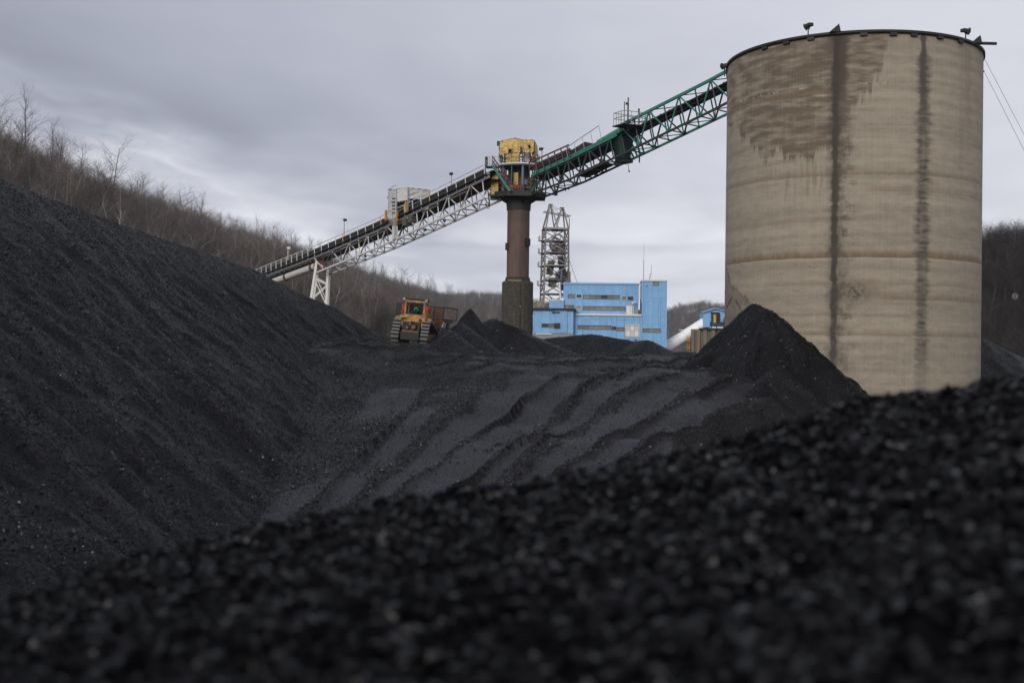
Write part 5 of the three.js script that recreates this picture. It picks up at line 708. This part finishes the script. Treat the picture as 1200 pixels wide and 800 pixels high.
// small pale disc among the trees on the right hillside
{ const p = at(1190, 347, 236), t = thing('marker_disc', 'small pale round disc among trees on the right hillside', 'sign', p); const q = new THREE.CylinderGeometry(0.62, 0.62, 0.08, 20); q.rotateX(Math.PI / 2); mesh('disc', q, paint([0.11, 0.11, 0.11], 0.6), t); mesh('post', pipe(V(0, -5, -0.1), V(0, 0.3, -0.1), 0.05), M.dark, t); for (const y of [0.2, -0.22]) mesh('dark_spot', box(0.35, 0.2, 0.05, 0, y, 0.05), M.dark, t); }

// ---------------------------------------------------------------- bulldozer, seen from behind as it climbs away
{
  const base = at(485.5, 402.5, 112), yaw = -0.11;
  const g = thing('bulldozer', 'large dusty yellow bulldozer with high screened coal blade, seen from behind', 'bulldozer', [base.x, base.y, base.z], yaw); g.rotation.order = 'YXZ'; g.rotation.z = -0.085; g.rotation.x = 0.03;
  const mud = (c, d) => new THREE.MeshStandardMaterial({ roughness: 0.6, map: tex(256, 256, (u, v) => { const n = tile(u, v, 5, 5, 33 + d), k = 1 + 0.25 * n, e = smooth(-0.12, 0.32, tile(u, v, 4, 5, 70 + d)) * 0.85; return c.map((x, i) => lerp(x * k, [0.035, 0.028, 0.02][i], e)); }, { srgb: true }) });
  const Y = mud([0.47, 0.225, 0.045], 0), Yd = mud([0.30, 0.14, 0.03], 5), rustY = mud([0.22, 0.085, 0.03], 9);
  // x right, -z forward; rear at z = 2.6
  const shoeMat = new THREE.MeshStandardMaterial({ color: 0x999999, vertexColors: true, roughness: 0.45 }), tw = 0.72, tx = 1.36, wheel = (x, y, z, r, w) => { const q = new THREE.CylinderGeometry(r, r, w, 24); q.rotateZ(Math.PI / 2); q.translate(x, y, z); return flat(q); };
  for (const sgn of [-1, 1]) {
    const x = sgn * tx, loop = [[2.25, 0.62, 0.5], [-2.35, 0.62, 0.5], [1.75, 1.74, 0.40]]; // rear idler, front idler, high sprocket: z, y, r
    // outline of the belt as points round the three wheels
    const pts = []; const arc = (c, a0, a1) => { for (let i = 0; i <= 8; i++) { const a = lerp(a0, a1, i / 8); pts.push([c[0] + Math.cos(a) * (c[2] + 0.08), c[1] + Math.sin(a) * (c[2] + 0.08)]); } };
    arc(loop[1], Math.PI * 0.62, Math.PI * 1.5); arc(loop[0], -Math.PI / 2, 0.40); arc(loop[2], 0.40, Math.PI * 0.60);
    const L = [0]; for (let i = 1; i <= pts.length; i++) { const a = pts[i - 1], b = pts[i % pts.length]; L.push(L[i - 1] + Math.hypot(b[0] - a[0], b[1] - a[1])); }
    const tot = L[pts.length], n = 40, belt = new THREE.Group(); belt.name = 'crawler_track'; g.add(belt);
    const tint = (q, c) => { q.setAttribute('color', new THREE.Float32BufferAttribute(new Array(q.attributes.position.count).fill(c).flat(), 3)); return q; }, shoe = join([tint(box(tw, 0.06, tot / n * 0.84, 0, 0, 0), [0.10, 0.09, 0.08]), tint(box(tw * 0.96, 0.10, 0.09, 0, 0.08, tot / n * 0.2), [0.5, 0.48, 0.46]), tint(box(0.3, 0.12, tot / n * 0.7, 0, -0.09, 0), [0.06, 0.05, 0.05])]);
    for (let k = 0; k < n; k++) { const s = k / n * tot; let i = 0; while (L[i + 1] < s) i++; const a = pts[i], b = pts[(i + 1) % pts.length], t = (s - L[i]) / (L[i + 1] - L[i]), m = mesh('track_shoe', shoe, shoeMat, belt); m.position.set(x, lerp(a[1], b[1], t), lerp(a[0], b[0], t)); m.rotation.x = -Math.atan2(b[1] - a[1], b[0] - a[0]) + Math.PI; }
    mesh('wheels', join([wheel(x, 0.62, 2.25, 0.5, 0.45), wheel(x, 0.62, -2.35, 0.5, 0.45), wheel(x, 1.74, 1.75, 0.4, 0.4), ...[-1.6, -0.9, -0.2, 0.5, 1.2].map((z) => wheel(x, 0.32, z, 0.22, 0.4))]), M.dark, belt);
    mesh('track_frame', box(0.45, 0.5, 3.9, x, 0.68, 0, 0, 0.06), Yd, g); mesh('final_drive', wheel(x - sgn * 0.45, 1.74, 1.75, 0.42, 0.5), Yd, g);
  }
  // body
  mesh('main_case', box(1.9, 1.3, 3.6, 0, 1.25, 0.1, 0, 0.08), M.dark, g); mesh('engine_hood', box(1.45, 1.25, 2.6, 0, 2.25, -1.7, 0, 0.1), Y, g);
  mesh('rear_frame', box(1.7, 1.2, 0.5, 0, 1.45, 2.05, 0, 0.08), M.dark, g); mesh('drawbar', box(1.75, 0.75, 0.7, 0, 0.72, 2.35, 0, 0.08), M.dark, g); mesh('drawbar_top', box(1.55, 0.16, 0.55, 0, 1.16, 2.42, 0, 0.04), rustY, g);
  for (const [x, y, r] of [[0.25, 1.62, 0.2], [-0.35, 1.52, 0.14], [-0.1, 1.85, 0.12]]) mesh('hydraulic_cap', pipe(V(x, y, 2.2), V(x, y, 2.55), r, r, 12), rustY, g);
  mesh('hose', wire([V(-0.2, 1.7, 2.3), V(0.1, 2.0, 2.5), V(0.45, 1.85, 2.45), V(0.5, 1.4, 2.35)], 0.045, 16), M.dark, g);
  // tank across the back under the cab
  const tank = mesh('fuel_tank', (() => { const q = box(2.5, 0.62, 0.75, 0, 2.32, 1.75, 0, 0.1); return q; })(), Y, g); mesh('tank_belly', box(1.3, 0.45, 0.6, 0.05, 1.95, 1.85, 0, 0.08), Y, g);
  for (const [x, y, w, h] of [[-0.85, 2.3, 0.36, 0.2], [0.75, 2.27, 0.3, 0.16], [0.1, 2.05, 0.4, 0.12], [0.15, 1.9, 0.25, 0.08]]) mesh('plate', box(w, h, 0.05, x, y, 2.14), M.dark, tank);
  for (const sgn of [-1, 1]) { mesh('fender', box(0.8, 0.14, 1.8, sgn * 1.3, 2.03 + 0.02, 0.6, 0, 0.05), Yd, g); mesh('fender_box', box(0.6, 0.4, 0.9, sgn * 1.35, 2.28, 1.1, 0, 0.06), Y, g); }
  // cab
  const cy0 = 2.62, cy1 = 4.05, cz0 = -0.35, cz1 = 1.35, cw = 0.92, post = (x, z) => bar(V(x, cy0 - 0.1, z), V(x * 0.93, cy1, z * 0.98), 0.16);
  for (const x of [-cw, cw]) for (const z of [cz0, cz1]) mesh('cab_post', post(x, z), Y, g);
  mesh('cab_sill', join([box(1.9, 0.2, 0.14, 0, cy0, cz1), box(1.9, 0.2, 0.14, 0, cy0, cz0), box(0.14, 0.2, 1.6, -cw, cy0, 0.5), box(0.14, 0.2, 1.6, cw, cy0, 0.5)]), Y, g);
  mesh('cab_floor', box(1.8, 0.12, 1.7, 0, cy0 - 0.16, 0.5), M.dark, g); mesh('cab_roof', box(2.0, 0.2, 2.0, 0, cy1 + 0.08, 0.5, 0, 0.07), M.dark, g); mesh('roof_beam', join([box(1.9, 0.22, 0.16, 0, cy1 - 0.1, cz1 + 0.02), box(1.9, 0.2, 0.16, 0, cy1 - 0.1, cz0)]), Y, g);
  const glass = new THREE.MeshPhysicalMaterial({ color: 0xdfe8ea, transmission: 1, thickness: 0, roughness: 0.03, ior: 1.5 });
  mesh('rear_window', box(1.56, 1.05, 0.02, 0, (cy0 + cy1) / 2, cz1 + 0.02), glass, g); mesh('front_window', box(1.56, 1.05, 0.02, 0, (cy0 + cy1) / 2, cz0 - 0.02), glass, g); mesh('side_window', box(0.02, 1.05, 1.4, -cw - 0.0, (cy0 + cy1) / 2, 0.5), glass, g); mesh('side_window', box(0.02, 1.05, 1.4, cw + 0.0, (cy0 + cy1) / 2, 0.5), glass, g);
  mesh('window_gasket', join([box(1.64, 0.06, 0.05, 0, cy0 + 0.13, cz1 + 0.05), box(1.64, 0.06, 0.05, 0, cy1 - 0.22, cz1 + 0.05), box(0.06, 1.1, 0.05, -0.78, (cy0 + cy1) / 2 - 0.03, cz1 + 0.05), box(0.06, 1.1, 0.05, 0.78, (cy0 + cy1) / 2 - 0.03, cz1 + 0.05)]), M.black, g);
  mesh('seat', join([box(0.55, 0.12, 0.5, 0, cy0 + 0.2, 0.55, 0, 0.04), box(0.5, 0.3, 0.1, 0, cy0 + 0.3, 0.84, 0, 0.04)]), M.black, g); mesh('dashboard', box(1.3, 0.4, 0.3, 0, cy0 + 0.2, -0.15, 0, 0.06), M.grey, g);
  for (const sgn of [-1, 1]) { const w = mesh('warning_panel', box(0.26, 0.52, 0.14, sgn * 1.1, 3.35, 1.3, 0, 0.05), M.red, g); mesh('bracket', bar(V(sgn * 0.9, 3.35, 1.25), V(sgn * 1.1, 3.35, 1.28), 0.1), M.dark, w); const l = mesh('work_light', pipe(V(sgn * 1.02, 4.1, 1.35), V(sgn * 1.05, 4.1, 1.55), 0.13, 0.15, 12), M.dark, g); mesh('lens', pipe(V(sgn * 1.05, 4.1, 1.555), V(sgn * 1.05, 4.1, 1.575), 0.13, 0.13, 12), M.lens, l); mesh('grab_rail', wire([V(sgn * 1.1, 2.6, 1.6), V(sgn * 1.15, 3.0, 1.65), V(sgn * 1.1, 3.05, 1.3)], 0.03, 8), M.yellow, g); }
  mesh('exhaust', pipe(V(0.35, 2.8, -1.2), V(0.35, 3.9, -1.2), 0.09), M.dark, g);
  // push arms, lift cylinders, tilt brace
  for (const sgn of [-1, 1]) { mesh('push_arm', bar(V(sgn * 1.98, 0.75, 0.6), V(sgn * 2.15, 0.7, -3.6), 0.3, 0.42), M.dark, g); mesh('tilt_cylinder', join([pipe(V(sgn * 1.98, 0.95, -1.2), V(sgn * 2.0, 1.6, -2.5), 0.13, 0.13, 12)]), M.dark, g); mesh('cylinder_rod', pipe(V(sgn * 2.0, 1.6, -2.5), V(sgn * 2.02, 2.15, -3.45), 0.08, 0.08, 12), M.chrome, g); mesh('lift_cylinder', pipe(V(sgn * 0.85, 2.2, -2.6), V(sgn * 0.95, 1.3, -3.6), 0.1, 0.1, 12), M.chrome, g); }
  // blade with side wings and a mesh top
  const bz = -3.75, bw = 3.15;
  const bladeProf = (x, w, ry) => { const sh = []; for (let i = 0; i <= 8; i++) { const v = i / 8; sh.push([0.28 * Math.sin(v * Math.PI) * 1, 0.1 + v * 2.3]); } const list = []; for (let i = 0; i < 8; i++) list.push(bar(V(0, sh[i][1], sh[i][0]), V(0, sh[i + 1][1], sh[i + 1][0]), w, 0.09)); return list; };
  mesh('blade', join([...bladeProf(0, 3.7).map((q) => { q.translate(0, 0, bz); return q; })]), M.dark, g);
  for (const sgn of [-1, 1]) { const list = bladeProf(0, 1.0).map((q) => { q.rotateY(sgn * 0.42); q.translate(sgn * 2.3, 0, bz - 0.2); return q; }); mesh('blade_wing', join(list), M.dark, g); }
  mesh('blade_rib', join([-1.6, -0.55, 0.55, 1.6].map((x) => box(0.1, 2.0, 0.3, x, 1.15, bz + 0.32))), M.dark, g); mesh('blade_beam', join([box(3.7, 0.16, 0.3, 0, 0.75, bz + 0.35), box(3.7, 0.14, 0.3, 0, 1.6, bz + 0.35)]), M.dark, g);
  mesh('blade_panel', box(1.6, 0.9, 0.06, 1.15, 1.95, bz + 0.5), rustY, g);
  const ex = []; const scr = []; for (const [x0, x1, z0, z1] of [[-1.85, 1.85, bz, bz], [1.85, 3.1, bz, bz - 0.5], [-1.85, -2.85, bz, bz - 0.42]]) { ex.push(bar(V(x0, 3.62, z0), V(x1, 3.56, z1), 0.13), bar(V(x0, 2.45, z0), V(x1, 2.42, z1), 0.12)); const n = Math.max(1, Math.round(Math.abs(x1 - x0) / 1.05)); for (let i = 0; i <= n; i++) ex.push(bar(V(lerp(x0, x1, i / n), 2.4, lerp(z0, z1, i / n)), V(lerp(x0, x1, i / n), 3.6, lerp(z0, z1, i / n)), 0.09)); const N = Math.round(Math.abs(x1 - x0) / 0.11); for (let i = 1; i < N; i++) scr.push(bar(V(lerp(x0, x1, i / N), 2.45, lerp(z0, z1, i / N)), V(lerp(x0, x1, i / N), 3.6, lerp(z0, z1, i / N)), 0.018)); for (let j = 1; j < 10; j++) scr.push(bar(V(x0, lerp(2.45, 3.6, j / 10), z0), V(x1, lerp(2.45, 3.6, j / 10), z1), 0.018)); }
  mesh('spill_guard', join(ex), M.dark, g); mesh('guard_screen', join(scr), M.rust, g);
  mesh('guard_sheet', join([box(1.05, 0.9, 0.03, 1.25, 3.0, bz - 0.06)]), rustY, g); mesh('guard_sheet', (() => { const q = box(1.0, 1.25, 0.03, 0, 0, 0); q.rotateY(-0.40); q.translate(-2.36, 2.95, bz - 0.16); return q; })(), M.dark, g); mesh('guard_sheet', box(1.0, 1.0, 0.03, -1.65, 3.0, bz - 0.06), M.dark, g); mesh('guard_sheet', box(1.0, 0.7, 0.03, 0.1, 3.0, bz - 0.06), M.dark, g);
  mesh('blade_load', (() => { const q = new THREE.SphereGeometry(1, 24, 12, 0, Math.PI * 2, 0, Math.PI / 2), p = q.attributes.position; for (let i = 0; i < p.count; i++) { const k = 1 + 0.15 * n3(p.getX(i) * 2, p.getY(i) * 2, p.getZ(i) * 2); p.setXYZ(i, p.getX(i) * 2.9 * k, p.getY(i) * 1.9 * k, p.getZ(i) * 1.6 * k); } q.translate(0, 0.1, bz - 1.4); q.computeVertexNormals(); return q; })(), M.black, g);

  // the operator, seated in the cab with the back to us
  const seatAt = V(0, cy0 + 0.24, 0.5).applyEuler(g.rotation).add(g.position);
  const op = thing('person', 'operator in green hi-vis vest and white helmet seated in the bulldozer cab', 'person', seatAt, yaw); op.rotation.order = 'YXZ'; op.rotation.z = g.rotation.z;
  const bones = [ // a, b, ra, rb
    [[0, 0.05, 0.1], [0, 0.30, 0.14], 0.16, 0.15], [[0, 0.30, 0.14], [0, 0.50, 0.1], 0.16, 0.13], [[-0.16, 0.50, 0.1], [0.16, 0.50, 0.1], 0.075, 0.075], [[0, 0.52, 0.08], [0, 0.64, 0.06], 0.06, 0.055],
    [[-0.2, 0.49, 0.1], [-0.27, 0.26, 0.0], 0.06, 0.05], [[-0.27, 0.26, 0.0], [-0.24, 0.2, -0.24], 0.048, 0.036], [[0.2, 0.49, 0.1], [0.27, 0.26, 0.0], 0.06, 0.05], [[0.27, 0.26, 0.0], [0.24, 0.2, -0.24], 0.048, 0.036],
    [[-0.1, 0.06, 0.06], [-0.14, 0.08, -0.36], 0.09, 0.07], [[-0.14, 0.08, -0.36], [-0.13, -0.3, -0.42], 0.065, 0.045], [[0.1, 0.06, 0.06], [0.14, 0.08, -0.36], 0.09, 0.07], [[0.14, 0.08, -0.36], [0.13, -0.3, -0.42], 0.065, 0.045], [[-0.13, -0.3, -0.42], [-0.13, -0.32, -0.58], 0.045, 0.035], [[0.13, -0.3, -0.42], [0.13, -0.32, -0.58], 0.045, 0.035],
    [[0, 0.71, 0.06], [0, 0.79, 0.05], 0.085, 0.092], [[0, 0.70, -0.03], [0, 0.66, -0.03], 0.035, 0.04], [[0, 0.735, -0.045], [0, 0.72, -0.065], 0.016, 0.012],
  ].concat([-1, 1].flatMap((s) => [[[s * 0.24, 0.2, -0.24], [s * 0.235, 0.195, -0.31], 0.034, 0.03], ...[-1.5, -0.5, 0.5, 1.5].map((k) => [[s * 0.235 + k * 0.016, 0.205, -0.31], [s * 0.235 + k * 0.017, 0.17, -0.37 - 0.01 * (2 - Math.abs(k))], 0.0095, 0.008]), [[s * 0.21, 0.195, -0.27], [s * 0.19, 0.18, -0.32], 0.011, 0.009], [[s * 0.088, 0.74, 0.06], [s * 0.094, 0.765, 0.065], 0.016, 0.018]]));
  const dist = (x, y, z) => { let acc = 0; const kk = 28; for (const [a, b, ra, rb] of bones) { const dx = b[0] - a[0], dy = b[1] - a[1], dz = b[2] - a[2], t = clamp(((x - a[0]) * dx + (y - a[1]) * dy + (z - a[2]) * dz) / (dx * dx + dy * dy + dz * dz)), d = Math.hypot(x - a[0] - t * dx, y - a[1] - t * dy, z - a[2] - t * dz) - lerp(ra, rb, t); if (d < 0.25) acc += Math.exp(-kk * d * (ra < 0.04 ? 3 : 1)); } return acc > 0 ? -Math.log(acc) / kk : 1; };
  const res = 88, S = 0.72, C = [0, 0.24, -0.14], mc = new MarchingCubes(res, M.dark, false, false, 90000); mc.isolation = 0;
  for (let k = 0; k < res; k++) for (let j = 0; j < res; j++) for (let i = 0; i < res; i++) mc.field[k * res * res + j * res + i] = -dist(C[0] + S * (i - res / 2) / (res / 2), C[1] + S * (j - res / 2) / (res / 2), C[2] + S * (k - res / 2) / (res / 2));
  mc.update(); const cnt = mc.count, pos = new Float32Array(cnt * 3), nor = new Float32Array(cnt * 3), col = new Float32Array(cnt * 3);
  for (let i = 0; i < cnt; i++) { const q = [0, 1, 2].map((c) => mc.positionArray[i * 3 + c] * S + C[c]); pos.set(q, i * 3); nor.set([0, 1, 2].map((c) => mc.normalArray[i * 3 + c]), i * 3); const skin = q[1] > 0.585 || (q[2] < -0.22 && q[1] > 0.13 && Math.abs(q[0]) > 0.17); col.set(skin ? [0.42, 0.25, 0.18] : q[1] < 0.12 ? [0.03, 0.035, 0.06] : [0.05, 0.06, 0.1], i * 3); }
  const bg = new THREE.BufferGeometry(); bg.setAttribute('position', new THREE.BufferAttribute(pos, 3)); bg.setAttribute('normal', new THREE.BufferAttribute(nor, 3)); bg.setAttribute('color', new THREE.BufferAttribute(col, 3));
  mesh('body', bg, new THREE.MeshStandardMaterial({ vertexColors: true, roughness: 0.8 }), op);
  { const q = new THREE.CapsuleGeometry(0.178, 0.26, 6, 20); q.scale(1.22, 1, 0.98); q.translate(0, 0.31, 0.12); mesh('vest', q, paint([0.32, 0.7, 0.04], 0.7), op); mesh('reflective_band', (() => { const w = new THREE.CylinderGeometry(0.183, 0.183, 0.05, 24, 1, true); w.scale(1.23, 1, 1); w.translate(0, 0.28, 0.12); return w; })(), M.cream, op); }
  { const q = new THREE.SphereGeometry(0.125, 20, 10, 0, 6.3, 0, 1.6); q.scale(0.95, 1, 1.1); q.translate(0, 0.775, 0.05); const h = mesh('helmet', q, M.cream, op); mesh('brim', (() => { const w = new THREE.CylinderGeometry(0.135, 0.14, 0.015, 20); w.translate(0, 0.775, 0.035); return w; })(), M.cream, h); }
}
renderer.render(scene, camera);
